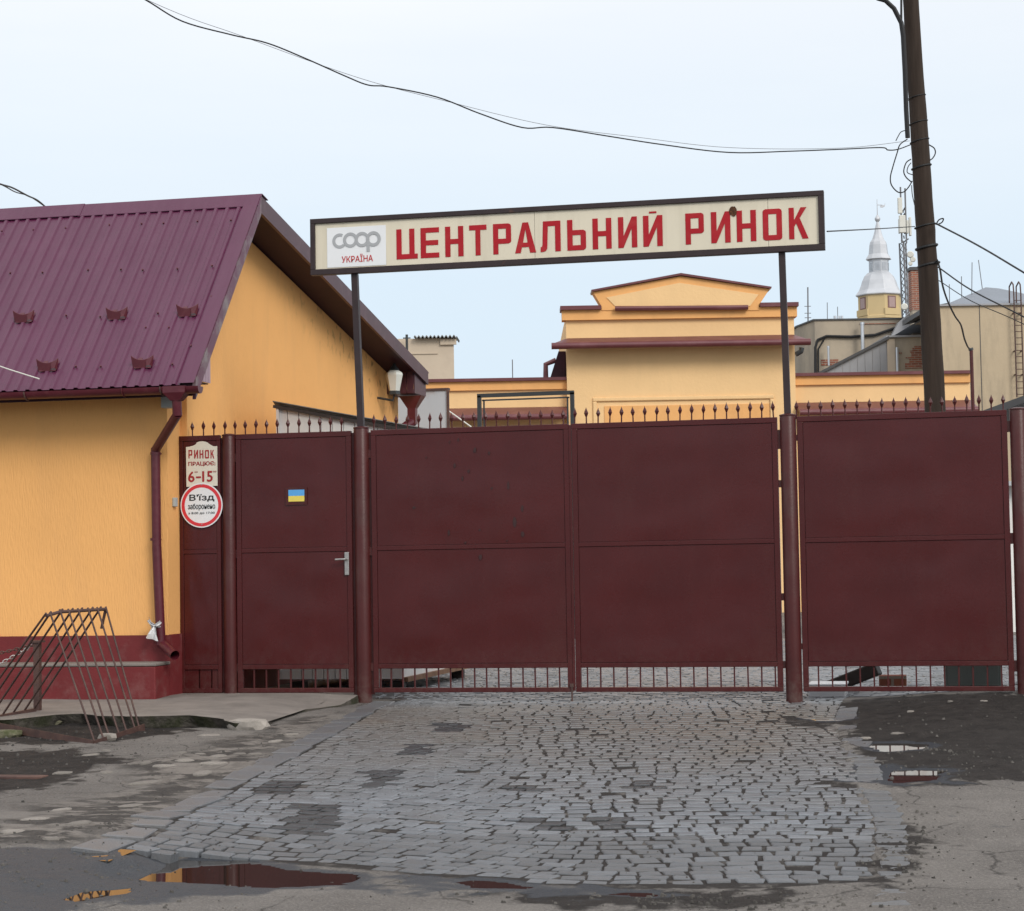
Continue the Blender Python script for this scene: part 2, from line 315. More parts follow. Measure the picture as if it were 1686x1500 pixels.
def stucco():
    """rough-combed yellow render with fine vertical grooves, faint streaks and mould specks under the rear eave"""
    M = mat('yellow_combed_render', (.82, .43, .155), .88, .15, var=.05, vs=1.1)
    t = M.node_tree; b = t.nodes['Principled BSDF']; l = t.links.new; n = t.nodes.new
    tcn = n('ShaderNodeTexCoord')
    def noise(sc, st, d=5):
        a = n('ShaderNodeMapping'); a.inputs['Scale'].default_value = st; l(tcn.outputs['Object'], a.inputs[0])
        q = n('ShaderNodeTexNoise'); q.inputs['Scale'].default_value = sc; q.inputs['Detail'].default_value = d; l(a.outputs[0], q.inputs['Vector']); return q
    g = noise(85, (1, 1, .14)); bp = n('ShaderNodeBump'); bp.inputs['Distance'].default_value = .006; l(g.outputs[0], bp.inputs['Height']); l(bp.outputs[0], b.inputs['Normal'])
    base = b.inputs['Base Color'].links[0].from_socket
    def mixin(cur, fac, col):
        mx = n('ShaderNodeMix'); mx.data_type = 'RGBA'; l(fac, mx.inputs[0]); l(cur, mx.inputs[6]); mx.inputs[7].default_value = (*col, 1); return mx.outputs[2]
    def rng(s, a, b_, o0, o1):
        r = n('ShaderNodeMapRange'); r.inputs[1].default_value = a; r.inputs[2].default_value = b_; r.inputs[3].default_value = o0; r.inputs[4].default_value = o1; l(s, r.inputs[0]); return r.outputs[0]
    def mul(a, c):
        q = n('ShaderNodeMath'); q.operation = 'MULTIPLY'; l(a, q.inputs[0]); l(c, q.inputs[1]); return q.outputs[0]
    cur = mixin(base, rng(g.outputs[0], .55, .75, 0, .22), (.62, .31, .11))
    st = noise(2.0, (2.2, 2.2, .25), 6); cur = mixin(cur, rng(st.outputs[0], .52, .8, 0, .28), (.62, .34, .15))
    # mould: on the gable, growing down from the rear of the rake
    geo = n('ShaderNodeNewGeometry'); sp = n('ShaderNodeSeparateXYZ'); l(geo.outputs['Position'], sp.inputs[0])
    rk = n('ShaderNodeMath'); rk.operation = 'MULTIPLY_ADD'; rk.inputs[1].default_value = .187; l(sp.outputs[1], rk.inputs[0]); l(sp.outputs[2], rk.inputs[2])   # z + .187 y
    near = rng(rk.outputs[0], 4.15, 4.75, 0, 1); back = rng(sp.outputs[1], 2.0, 6.0, 0, 1); gab = rng(sp.outputs[0], -1.64, -1.62, 0, 1)
    sn = noise(11, (1, 1, .7), 4); spk = rng(sn.outputs[0], .56, .64, 0, .8)
    cur = mixin(cur, mul(mul(mul(near, back), gab), spk), (.05, .03, .015))
    l(cur, b.inputs['Base Color']); return M
MA['stucco'] = stucco()

def water():
    M = bpy.data.materials.new('puddle_water'); M.use_nodes = True; t = M.node_tree; b = t.nodes['Principled BSDF']
    b.inputs['Base Color'].default_value = (.022, .017, .014, 1); b.inputs['Roughness'].default_value = .015; b.inputs['IOR'].default_value = 1.6
    return M
MA['water'] = water()

def ground_mat():
    M = bpy.data.materials.new('street_ground'); M.use_nodes = True; t = M.node_tree; b = t.nodes['Principled BSDF']; l = t.links.new; n = t.nodes.new
    tcn = n('ShaderNodeTexCoord')
    def noise(sc, d=8, st=(1, 1, 1), ro=.62):
        a = n('ShaderNodeMapping'); a.inputs['Scale'].default_value = st; l(tcn.outputs['Object'], a.inputs[0])
        q = n('ShaderNodeTexNoise'); q.inputs['Scale'].default_value = sc; q.inputs['Detail'].default_value = d; q.inputs['Roughness'].default_value = ro; l(a.outputs[0], q.inputs['Vector']); return q.outputs[0]
    def rng(s, a, b_, o0, o1):
        r = n('ShaderNodeMapRange'); r.inputs[1].default_value = a; r.inputs[2].default_value = b_; r.inputs[3].default_value = o0; r.inputs[4].default_value = o1; l(s, r.inputs[0]); return r.outputs[0]
    def mixc(f, a, c):
        mx = n('ShaderNodeMix'); mx.data_type = 'RGBA'; l(f, mx.inputs[0])
        for s, v in ((6, a), (7, c)):
            if isinstance(v, tuple): mx.inputs[s].default_value = (*v, 1)
            else: l(v, mx.inputs[s])
        return mx.outputs[2]
    at = n('ShaderNodeVertexColor'); at.layer_name = 'zone'; sp = n('ShaderNodeSeparateColor'); l(at.outputs['Color'], sp.inputs[0])
    mud, wet, lite = sp.outputs[0], sp.outputs[1], sp.outputs[2]
    big = noise(1.1); mid = noise(7); fine = noise(70, 4); grit = noise(240, 2)
    asp = mixc(rng(big, .35, .68, 0, 1), (.215, .196, .178), (.120, .108, .099))
    asp = mixc(rng(fine, .48, .68, 0, .75), asp, (.29, .262, .238))
    asp = mixc(rng(grit, .54, .66, 0, .7), asp, (.055, .05, .046))
    pat = noise(2.6, 6, (1, 1.5, 1), .7)
    old = mixc(rng(pat, .47, .53, 0, 1), (.225, .20, .178), (.055, .049, .045))
    old = mixc(rng(mid, .5, .6, 0, .55), old, (.11, .097, .086))
    old = mixc(rng(fine, .5, .7, 0, .5), old, (.14, .125, .11))
    c = mixc(lite, asp, old)
    crk = n('ShaderNodeTexVoronoi'); crk.feature = 'DISTANCE_TO_EDGE'; crk.inputs['Scale'].default_value = 1.4
    wv = n('ShaderNodeMix'); wv.data_type = 'RGBA'; wv.inputs[0].default_value = .22; nz_ = n('ShaderNodeTexNoise'); nz_.inputs['Scale'].default_value = 3.5; nz_.inputs['Detail'].default_value = 6; l(tcn.outputs['Object'], nz_.inputs['Vector']); l(tcn.outputs['Object'], wv.inputs[6]); l(nz_.outputs[1], wv.inputs[7]); l(wv.outputs[2], crk.inputs['Vector'])
    ck = n('ShaderNodeMath'); ck.operation = 'MULTIPLY'; l(rng(crk.outputs['Distance'], .0, .012, .8, 0), ck.inputs[0]); l(rng(big, .42, .52, 0, 1), ck.inputs[1])
    c = mixc(ck.outputs[0], c, (.035, .031, .028))
    md = mixc(rng(mid, .35, .7, 0, 1), (.019, .0155, .014), (.043, .036, .032))
    md = mixc(rng(fine, .60, .72, 0, .55), md, (.11, .098, .088))
    mfac = n('ShaderNodeMath'); mfac.operation = 'ADD'; l(mud, mfac.inputs[0]); l(rng(mid, .3, .7, -.30, .30), mfac.inputs[1])
    c = mixc(rng(mfac.outputs[0], .35, .65, 0, 1), c, md)
    wf = n('ShaderNodeMath'); wf.operation = 'ADD'; l(wet, wf.inputs[0]); l(rng(mid, .3, .7, -.42, .42), wf.inputs[1])
    wfac = rng(wf.outputs[0], .3, .7, 0, 1)
    c = mixc(rng(wfac, 0, 1, 0, .8), c, (.027, .036, .050))  # wet darkening; its blue tint is reflected sky painted into the colour
    hs = n('ShaderNodeHueSaturation'); l(c, hs.inputs['Color']); l(rng(wfac, 0, 1, 1, .75), hs.inputs['Value']); l(hs.outputs[0], b.inputs['Base Color'])
    l(rng(wfac, 0, 1, .88, .5), b.inputs['Roughness']); l(rng(wfac, 0, 1, .25, .42), b.inputs['Specular IOR Level'])
    bsum = n('ShaderNodeMath'); bsum.operation = 'MULTIPLY_ADD'; bsum.inputs[1].default_value = .6; l(fine, bsum.inputs[0]); l(mid, bsum.inputs[2])
    bp = n('ShaderNodeBump'); bp.inputs['Distance'].default_value = .035; l(bsum.outputs[0], bp.inputs['Height']); l(bp.outputs[0], b.inputs['Normal'])
    return M
MA['ground'] = ground_mat()

# ------------------------------------------------------------------ terrain
def g0(X, Y):
    """the street rises about half a metre to the gate"""
    X = np.asarray(X, float); Y = np.asarray(Y, float)
    t = np.clip(-Y/7.4, 0, 1)
    z = -.262*(t*.75 + .25*smooth(t))
    z = z + .055*smooth((X-4.2)/1.0)*smooth((Y+3.2)/2.2)*smooth((3-Y)/2)
    z = z - .002*smooth((-.2-X)/1.2)*smooth((Y+4.5)/2)*smooth((.5-Y)/1.0)
    z = z + .10*smooth((1.9-X)/1.4)*smooth((-Y-5.2)/2)
    return z
def onG(x, y, f=g0):
    d = ray(x, y); lo, hi = 6., 60.
    k0 = None
    for k in np.linspace(8, 40, 1600):
        p = CAM + d*(k/FPX)
        if p[2] <= f(p[0], p[1]): return p
    return p
def poly_sd(X, Y, P):
    """signed distance to polygon, negative inside"""
    d = np.full(X.shape, 1e9); ins = np.zeros(X.shape, bool); n = len(P)
    for i in range(n):
        ax, ay = P[i]; bx, by = P[(i+1) % n]
        ex, ey = bx-ax, by-ay; tt = np.clip(((X-ax)*ex+(Y-ay)*ey)/(ex*ex+ey*ey+1e-12), 0, 1)
        d = np.minimum(d, np.hypot(X-ax-ex*tt, Y-ay-ey*tt))
        c = ((ay > Y) != (by > Y)) & (X < (bx-ax)*(Y-ay)/((by-ay)+1e-12)+ax); ins ^= c
    return np.where(ins, -d, d)
PUD = [  # outline in the photograph, how it reads
    ([(222,1449),(240,1424),(285,1417),(400,1416),(470,1431),(577,1441),(572,1458),(460,1461),(380,1457),(300,1452)], 'long puddle mirroring the yellow wall and dark gate'),
    ([(116,1481),(140,1472),(208,1464),(196,1472),(160,1481),(130,1484)], 'small slanted puddle mirroring only yellow wall, nearest the bottom left corner'),
    ([(143,1408),(158,1402),(175,1405),(168,1411)], 'tiny puddle on the wet patch left of the long puddle'),
    ([(1330,1184),(1345,1177),(1392,1176),(1388,1186),(1350,1188)], 'small puddle beside the foot of the right round gate post'),
    ([(1432,1229),(1450,1224),(1528,1225),(1520,1234),(1460,1237)], 'bright narrow puddle in the dark mud right of the setts'),
    ([(1384,1285),(1400,1277),(1448,1278),(1440,1291)], 'reddish puddle at the right edge of the setts'),
    ([(1462,1278),(1490,1268),(1556,1268),(1546,1284),(1480,1290)], 'reddish puddle in the mud mirroring the right gate leaf'),
    ([(735,1452),(780,1450),(880,1461),(866,1464),(780,1460)], 'thin puddle along the lower edge of the setts'),
    ([(965,1474),(1010,1470),(1066,1470),(1060,1476)], 'thin puddle below the middle of the setts at the picture edge'),
]
puds = []
for pts, lab in PUD:
    c = np.mean(np.array(pts), 0); wl = float(onG(*c)[2]) - .004
    P = [tuple(onZ(x, y, wl)[:2]) for x, y in pts]; puds.append((P, wl, lab))

# the edge of the setts
SL = [(-.05, .10), (-3, .06), (-6.4, .10)]
_sl = [onG(*p) for p in [(600,1160),(533,1196),(432,1250),(365,1283),(266,1330),(186,1370),(150,1386)]]
def sett_xl(Y): return float(np.interp(Y, [p[1] for p in _sl][::-1], [p[0] for p in _sl][::-1]))
sr = [onG(1372,1185), onG(1400,1240), onG(1418,1300), onG(1440,1350), onG(1450,1450)]
def sett_xr(Y):
    ys = [p[1] for p in sr][::-1]; xs = [p[0] for p in sr][::-1]
    return float(np.interp(Y, ys, xs))
sb = [onG(*p) for p in [(140,1392),(230,1408),(330,1416),(460,1424),(580,1436),(740,1450),(900,1462),(1040,1468),(1250,1466),(1445,1455)]]
def sett_yb(X): return float(np.interp(X, [p[0] for p in sb], [p[1] for p in sb]))

zone_poly = lambda pts: [tuple(onG(x, y)[:2]) for x, y in pts]
MUD = [zone_poly([(1330,1165),(1420,1150),(1686,1143),(1800,1143),(1800,1283),(1640,1287),(1540,1297),(1440,1300),(1420,1250),(1380,1190)]),
       zone_poly([(0,1240),(120,1232),(200,1255),(140,1275),(60,1300),(-60,1315),(-150,1310),(-150,1245)]),
       zone_poly([(1000,1462),(1120,1466),(1300,1473),(1330,1485),(1180,1492),(1020,1500),(880,1490),(760,1470)]),
       zone_poly([(1440,1350),(1500,1370),(1530,1395),(1480,1440),(1450,1462)]),
       zone_poly([(0,1183),(150,1190),(370,1192),(250,1212),(100,1225),(-100,1225),(-200,1190)])]
WET = [zone_poly([(0,1395),(130,1393),(330,1410),(600,1440),(640,1462),(480,1470),(320,1478),(200,1497),(100,1500),(-100,1520),(-150,1420)]),
       zone_poly([(640,1442),(900,1460),(1090,1468),(1090,1482),(800,1474),(650,1468)]),
       zone_poly([(1380,1262),(1560,1258),(1580,1290),(1440,1300)])]
LITE = [zone_poly([(0,1355),(60,1330),(230,1295),(200,1262),(330,1232),(500,1180),(560,1175),(300,1330),(150,1392),(0,1392),(-100,1392),(-100,1350)])]

xs = np.concatenate([-np.geomspace(600, 4.3, 26), np.arange(-4.2, 7.4, .034), np.geomspace(7.6, 600, 26)])
ys = np.concatenate([-np.geomspace(300, 10, 14), np.arange(-9.6, .7, .034), np.arange(.8, 20, .4), np.geomspace(20.5, 900, 30)])
GX, GY = np.meshgrid(xs, ys)
GZ = g0(GX, GY)
bump_amp = smooth((GY+12)/2)*smooth((3-GY)/2)
GZ = GZ + bump_amp*(.030*(fbm(GX*1.3, GY*1.3, 4, 3)-.5) + .012*(fbm(GX*9, GY*9, 3, 9)-.5))
XR = np.interp(GY, [p[1] for p in sr][::-1], [p[0] for p in sr][::-1])
YB = np.interp(GX, [p[0] for p in sb], [p[1] for p in sb])
XLs = np.interp(GY, [p[1] for p in _sl][::-1], [p[0] for p in _sl][::-1])
insett = smooth((GX-XLs)/.08)*smooth((XR+.02-GX)/.08)*smooth((GY-YB)/.08)
insett = np.where(GY > .3, 1.0, insett)
GZ = np.where(insett > .01, (g0(GX, GY) + .020*(fbm(GX*.9, GY*.9, 3, 5)-.5)-.0065 + .003*(fbm(GX*9, GY*9, 3, 9)-.5))*insett + GZ*(1-insett), GZ)
nz = (fbm(GX*6, GY*6, 4, 21)-.5)
mud = np.zeros_like(GX); wet = np.zeros_like(GX); lite = np.zeros_like(GX)
for P in MUD: mud = np.maximum(mud, smooth(.5-(poly_sd(GX, GY, P)+nz*.5)/.5))
for P in WET: wet = np.maximum(wet, smooth(.5-(poly_sd(GX, GY, P)+nz*.35)/.35))
for P in LITE: lite = np.maximum(lite, smooth(.5-(poly_sd(GX, GY, P)+nz*.5)/.4))
GZ = GZ + (1-insett)*mud*bump_amp*.03*(fbm(GX*14, GY*14, 4, 31)-.5)
mud = np.maximum(mud, insett*.66*(GY < .3))
for P, wl, lab in puds:
    sdist = poly_sd(GX, GY, P) + nz*.16
    k = smooth(1-np.maximum(sdist, 0)/.35)
    target = np.where(sdist < 0, wl-.004+np.maximum(sdist, -.2)*.12, wl+.002+sdist*.05)
    near = sdist < .35
    GZ = np.where(near, target*k + GZ*(1-k), GZ)
    wet = np.maximum(wet, np.where(near, smooth(1-np.maximum(sdist, 0)/.14), 0))
nx, ny = len(xs), len(ys)
verts = np.stack([GX.ravel(), GY.ravel(), GZ.ravel()], 1)
ii = np.arange(nx*ny).reshape(ny, nx)
faces = np.stack([ii[:-1, :-1], ii[:-1, 1:], ii[1:, 1:], ii[1:, :-1]], -1).reshape(-1, 4)
me = bpy.data.meshes.new('ground')
me.vertices.add(len(verts)); me.vertices.foreach_set('co', verts.ravel().astype(np.float32))
me.loops.add(faces.size); me.loops.foreach_set('vertex_index', faces.ravel().astype(np.int32))
me.polygons.add(len(faces)); me.polygons.foreach_set('loop_start', (np.arange(len(faces))*4).astype(np.int32))
me.update(calc_edges=True); me.validate()
ca = me.color_attributes.new('zone', 'FLOAT_COLOR', 'POINT')
ca.data.foreach_set('color', np.stack([mud.ravel(), wet.ravel(), lite.ravel(), np.ones(nx*ny)], 1).ravel().astype(np.float32))
me.materials.append(MA['ground']); me.shade_smooth()
ground = bpy.data.objects.new('ground', me); COL.objects.link(ground); INV['ground'] = Matrix.Identity(4)
tag(ground, 'worn asphalt street and mud sloping up to the gate', None, None, 'structure')
def ground_z(x, y):
    i = int(np.clip(np.searchsorted(xs, x), 1, nx-1)); j = int(np.clip(np.searchsorted(ys, y), 1, ny-1))
    return float(GZ[j, i])

for P, wl, lab in puds:
    c = np.mean(np.array(P), 0); q = []
    n = len(P)
    for (x, y) in P:
        d = np.array([x, y])-c; L_ = np.linalg.norm(d); q.append(tuple(c + d*(1+.16/L_)))
    b = MB(); b.add([(x, y, wl) for x, y in q], [tuple(range(n))])
    b.build('puddle', MA['water'], None, lab, None, None, 'structure')

# flat remains of old paving stones showing through the asphalt
frag_rng = random.Random(5)
def frag_mesh(k):
    r = random.Random(100+k); n = r.randint(6, 9); b = MB()
    ring = [(math.cos(2*math.pi*i/n)*(.75+.4*r.random()), math.sin(2*math.pi*i/n)*(.75+.4*r.random())) for i in range(n)]
    vs = [(x, y, -.6) for x, y in ring] + [(x, y, .0+.1*r.random()) for x, y in ring] + [(x*.8, y*.8, .32+.16*r.random()) for x, y in ring] + [(0, 0, .42)]
    fs = []
    for i in range(n):
        j = (i+1) % n; fs += [(i, j, n+j, n+i), (n+i, n+j, 2*n+j, 2*n+i), (2*n+i, 2*n+j, 3*n)]
    return b.add(vs, fs).mesh('paving_fragment', MA['stone'], True)
FR = [frag_mesh(k) for k in range(7)]
for (px, py, wpx) in [(250,1330,60),(205,1352,70),(130,1357,50),(60,1350,60),(20,1370,60),(85,1383,40),(150,1245,45),(105,1272,40),(175,1272,50),(240,1288,60),(270,1262,50),(305,1255,44),(335,1272,60),
                      (350,1258,60),(375,1272,55),(345,1210,60),(395,1241,40),(330,1241,44),(480,1208,52),(455,1220,36),(300,1240,30),(175,1236,26),(240,1258,36),(360,1246,44),(420,1242,36),
                      (215,1328,40),(100,1335,36),(170,1385,40),(1478,1207,40),(1425,1215,30),(1565,1158,22),(1620,1157,26),(1500,1172,20)]:
    p = onG(px, py); s = wpx/320.0*.5
    if sett_xl(p[1])-.1 < p[0] < sett_xr(p[1]) and p[1] > sett_yb(p[0]): continue
    inst('paving_fragment', FR[frag_rng.randrange(7)], ground, (p[0], p[1], ground_z(p[0], p[1])), (0, 0, frag_rng.uniform(-.5, .5)), (s*frag_rng.uniform(.6, 1.0), s*frag_rng.uniform(.6, 1.6), .017))

# ------------------------------------------------------------------ granite setts
drive = thing('cobbled_drive', (2.3, -3, g0(2.3, -3)), 'granite sett drive rising to the gate', None, None, 0, 'structure')
rg = random.Random(11)
def sett_verts(w_, d_, h=.05, r=rg, j=.1):
    def ring(s, z):
        return [((sx*w_/2*s), (sy*d_/2*s), z) for sx, sy in ((-1,-1),(1,-1),(1,1),(-1,1))]
    jit = [(r.uniform(-j, j)*w_, r.uniform(-j, j)*d_) for _ in range(4)]
    vs = []
    for s, z in ((1., -h), (.99, -.005), (.90, 0.)):
        vs += [(x+jx*s, y+jy*s, z) for (x, y, z), (jx, jy) in zip(ring(s, z), jit)]
    fs = [(a, (a+1) % 4, 4+(a+1) % 4, 4+a) for a in range(4)] + [(4+a, 4+(a+1) % 4, 8+(a+1) % 4, 8+a) for a in range(4)] + [(8, 9, 10, 11)]
    return vs, fs
spots = []   # x, y, w, d, rot
def row_y(X, k, y): return y + .16*math.sin(X*1.25 + k*.045) + .05*math.sin(X*3.1+k*.12) + .05*(float(vnoise(X*1.7, k*.3, 12))-.5)
y = -8.6; k = 0
while y < 13.5:
    front = y < .45
    d = rg.uniform(.108, .138) if front else .125
    x = sett_xl(y)+.195 if front else -.9
    xend = 4.6 if front else 8
    while x < xend:
        w_ = rg.uniform(.088, .165) if front else rg.uniform(.12, .17)
        yy = row_y(x+w_/2, k, y)
        ok = True
        if front:
            lim = sett_xr(yy)-.005
            if x > lim-.05: break
            if x+w_ > lim: w_ = lim-x
            if yy-d/2 < sett_yb(x+w_/2): ok = False
        if rg.random() < .012: ok = False
        if ok: spots.append((x+w_/2, yy+d/2+rg.uniform(-.010, .010), w_-.0135, d-.032, rg.uniform(-.07, .07) + .16*1.25*math.cos(x*1.25+k*.045) + .155*math.cos(x*3.1+k*.12)))
        x += w_
    y += d; k += 1
border = []
y = 0.05
while y > -8.0:                                  # large border stones along the left edge
    l_ = rg.uniform(.26, .46); yc = y-l_/2; xl = sett_xl(yc)
    if yc > sett_yb(xl+.1)-.12: border.append((xl+.10+rg.uniform(-.015, .015), yc, .20, l_-.02, .085+rg.uniform(-.06, .06)))
    y -= l_
y = -.35
while y > -8.2:                                  # slabs and setts of the right edge
    l_ = rg.uniform(.11, .15) if y < -3.2 else rg.uniform(.3, .55); yc = y-l_/2; xr = sett_xr(yc)
    border.append((xr+.075+rg.uniform(-.012, .012), yc, .15, l_-.02, rg.uniform(-.05, .05)))
    y -= l_
order = sorted(spots, key=lambda s: s[1])
VAR = []
for q in range(28):
    vs, fs = sett_verts(1, 1, .05, rg, .085)
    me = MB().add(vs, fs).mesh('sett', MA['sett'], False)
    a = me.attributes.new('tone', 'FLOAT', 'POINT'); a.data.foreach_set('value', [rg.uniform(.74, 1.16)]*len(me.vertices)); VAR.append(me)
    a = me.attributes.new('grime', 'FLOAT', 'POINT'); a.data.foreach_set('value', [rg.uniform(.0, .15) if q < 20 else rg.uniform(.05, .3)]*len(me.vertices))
STAIN = [(onG(625,1281), .10, .34), (onG(688,1232), .10, .33), (onG(512,1346), .13, .5), (onG(866,1298), .11, .17), (onG(740,1196), .12, .3), (onG(905,1360), .12, .2), (onG(1015,1356), .12, .2), (onG(455,1297), .14, .25), (onG(1056,1290), .09, .2)]
def stain(x, y):
    for c, a, b_ in STAIN:
        if max(abs(x-c[0]+.25*(y-c[1]))/a, abs(y-c[1])/b_) < 1: return rg.uniform(.14, .24)
    return 1.0
DARKVAR = []
def slope_rot(x, y, rz):
    e_ = .06; sx = (g0(x+e_, y)-g0(x-e_, y))/(2*e_); sy = (g0(x, y+e_)-g0(x, y-e_))/(2*e_)
    return (math.atan(sy)+rg.uniform(-.04, .03), -math.atan(sx)+rg.uniform(-.035, .035), rz)
def sett_z(x, y):
    z = float(g0(x, y)) + rg.uniform(-.0015, .0025) + .020*(float(fbm(x*.9, y*.9, 3, 5))-.5)
    return z
for q in range(4):
    vs, fs = sett_verts(1, 1, .05, rg, .085)
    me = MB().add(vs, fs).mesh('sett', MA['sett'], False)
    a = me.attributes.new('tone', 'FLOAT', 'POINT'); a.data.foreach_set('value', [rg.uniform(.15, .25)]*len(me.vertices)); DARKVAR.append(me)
for (x, y, w_, d_, r_) in order[:270]:
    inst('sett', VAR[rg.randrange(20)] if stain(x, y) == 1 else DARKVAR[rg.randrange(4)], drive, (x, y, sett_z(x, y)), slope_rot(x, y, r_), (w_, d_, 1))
for (x, y, w_, d_, r_) in border:
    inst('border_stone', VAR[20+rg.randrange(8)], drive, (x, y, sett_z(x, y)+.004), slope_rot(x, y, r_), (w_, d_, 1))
fv, ff, ft = [], [], []
for (x, y, w_, d_, r_) in order[270:]:
    vs, fs = sett_verts(w_, d_, .04, rg, .09); R3 = Matrix.Rotation(r_, 3, 'Z')
    ex, ey, _ = slope_rot(x, y, 0); z0 = sett_z(x, y); o = len(fv); tone = rg.uniform(.74, 1.16)*stain(x, y)
    for p in vs:
        p = R3 @ Vector(p); fv.append((x+p.x, y+p.y, z0+p.z + p.y*math.tan(ex) - p.x*math.tan(ey))); ft.append(tone)
    ff += [tuple(i+o for i in q) for q in fs]
b = MB(); b.v = fv; b.f = ff
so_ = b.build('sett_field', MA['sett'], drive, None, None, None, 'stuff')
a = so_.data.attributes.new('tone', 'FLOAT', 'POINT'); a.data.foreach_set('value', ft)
_y = np.array([p[1] for p in fv]); _x = np.array([p[0] for p in fv])
gr_ = np.where(_y < .2, .75*smooth((_y+6.2)/4.2)*smooth((.1-_y)/.8)*(.35+.9*fbm(_x*.8, _y*.8, 3, 17)), .05)      # mud carried out of the yard
gr_ = np.where(np.array(ft) < .55, -.6, gr_)
a = so_.data.attributes.new('grime', 'FLOAT', 'POINT'); a.data.foreach_set('value', gr_.astype(np.float32))

# ------------------------------------------------------------------ broken concrete pavement by the house
pe = [(-9, -1.55), (-4.2, -1.62), (-3.2, -2.1), (-2.6, -2.3), (-2.2, -2.2), (-2.0, -1.85), (-1.8, -1.75), (-1.62, -1.93), (-1.2, -1.98), (-.85, -1.90), (-.52, -1.98), (-.40, -2.12), (-.22, -2.06), (-.26, -1.45), (-.30, -1.1),
      (-.16, -.72), (-.06, -.42), (-.02, -.12), (-.05, .25)]
edge = []
for i in range(len(pe)-1):
    a_, b_ = np.array(pe[i]), np.array(pe[i+1]); n = max(2, int(np.linalg.norm(b_-a_)/.06)) if a_[0] > -4.3 else 2
    for t in np.linspace(0, 1, n, endpoint=False):
        p = a_+(b_-a_)*t; edge.append(p + (.035*(vnoise(p[0]*9, p[1]*9, 4)-.5) + .02*(vnoise(p[0]*25, p[1]*25, 6)-.5))*np.array([.6, 1]))
edge.append(np.array(pe[-1]))
def pave_z(x, y): return float(.075 + .05*np.clip((y+.3)/1.6, -1.3, 0) - .055*smooth((x+.9)/.9)*smooth((-.0-y)/.5) - .02*smooth((x+.5)/.5))
b = MB(); cols = 9
for e_ in edge:
    yb = .25
    for c_ in range(cols):
        t = 1-c_/(cols-1.0); yy = yb+(e_[1]-yb)*t; z = pave_z(e_[0], yy) + .010*(fbm(e_[0]*3, yy*3, 3, 8)-.5)
        b.v.append((float(e_[0]), float(yy), float(z)))
    b.v.append((float(e_[0]+.015), float(e_[1]+.03+.05*vnoise(e_[0]*7, 3, 2)), float(pave_z(e_[0], e_[1])-.07-.03*vnoise(e_[0]*6, 1, 3))))
    b.v.append((float(e_[0]), float(e_[1]+.12), float(pave_z(e_[0], e_[1])-.26)))
st = cols+2
for i in range(len(edge)-1):
    for c_ in range(cols-1): b.f.append((i*st+c_, i*st+c_+1, (i+1)*st+c_+1, (i+1)*st+c_))
pav = b.build('pavement', MA['concrete'], None, 'cracked concrete pavement with a broken edge below the yellow house', None, None, 'structure', sm=True)
bv = b.v; b = MB(); b.v = list(bv)
for i in range(len(edge)-1): b.f += [(i*st, (i+1)*st, (i+1)*st+cols, i*st+cols), (i*st+cols, (i+1)*st+cols, (i+1)*st+cols+1, i*st+cols+1)]
used = sorted({k for f in b.f for k in f}); mp_ = {k: i for i, k in enumerate(used)}; b.v = [b.v[k] for k in used]; b.f = [tuple(mp_[k] for k in f) for f in b.f]
MA['brokenedge'] = mat('eroded_mossy_edge', (.075, .066, .056), .9, .2, var=.45, vs=9, bump=.02, bs=22, dirt=(.028, .032, .014), dirt_amt=.8, dirt_s=5, dirt_lo=.45, dirt_hi=.6)
b.build('broken_edge', MA['brokenedge'], pav, 'eroded mossy edge of the pavement')
# loose grit and pebbles
b = MB(); pr = random.Random(77); cnt = 0
while cnt < 1500:
    px, py = pr.uniform(-60, 1740), pr.uniform(1150, 1500)
    if pr.random() < .6: px, py = pr.choice([(pr.gauss(1530, 90), pr.uniform(1146, 1290)), (pr.gauss(1180, 130), pr.gauss(1483, 9)), (pr.gauss(120, 130), pr.gauss(1430, 45)), (pr.gauss(150, 140), pr.gauss(1225, 22)), (pr.gauss(1490, 30), pr.gauss(1400, 30))])
    p = onZ(px, min(py, 1520), float(g0(*onZ(px, min(py, 1520), -.15)[:2])))
    if not (-4 < p[0] < 7 and -9.4 < p[1] < .4): continue
    r = pr.choice([.004, .005, .006, .007, .009, .012]); z = ground_z(p[0], p[1])
    if sett_xl(p[1]) < p[0] < sett_xr(p[1]) and p[1] > sett_yb(p[0]): z = float(g0(p[0], p[1]))+.004; r *= .6
    if p[0] < -.1 and p[1] > -2.1: continue
    k = [(math.cos(a)*r*pr.uniform(.7, 1.3), math.sin(a)*r*pr.uniform(.7, 1.3)) for a in (0, 1.26, 2.5, 3.8, 5.0)]
    o = [(p[0]+x, p[1]+y, z-.003) for x, y in k]+[(p[0]+x*.6, p[1]+y*.6, z+r*pr.uniform(.5, 1.1)) for x, y in k]
    b.add(o, [(i, (i+1) % 5, 5+(i+1) % 5, 5+i) for i in range(5)]+[(5, 6, 7, 8, 9)]); cnt += 1
MA['grit'] = mat('loose_grit', (.085, .078, .07), .85, .3, var=.75, vs=2.5)
b.build('grit', MA['grit'], None, 'loose grit and pebbles scattered over the street', 'grit', None, 'stuff')
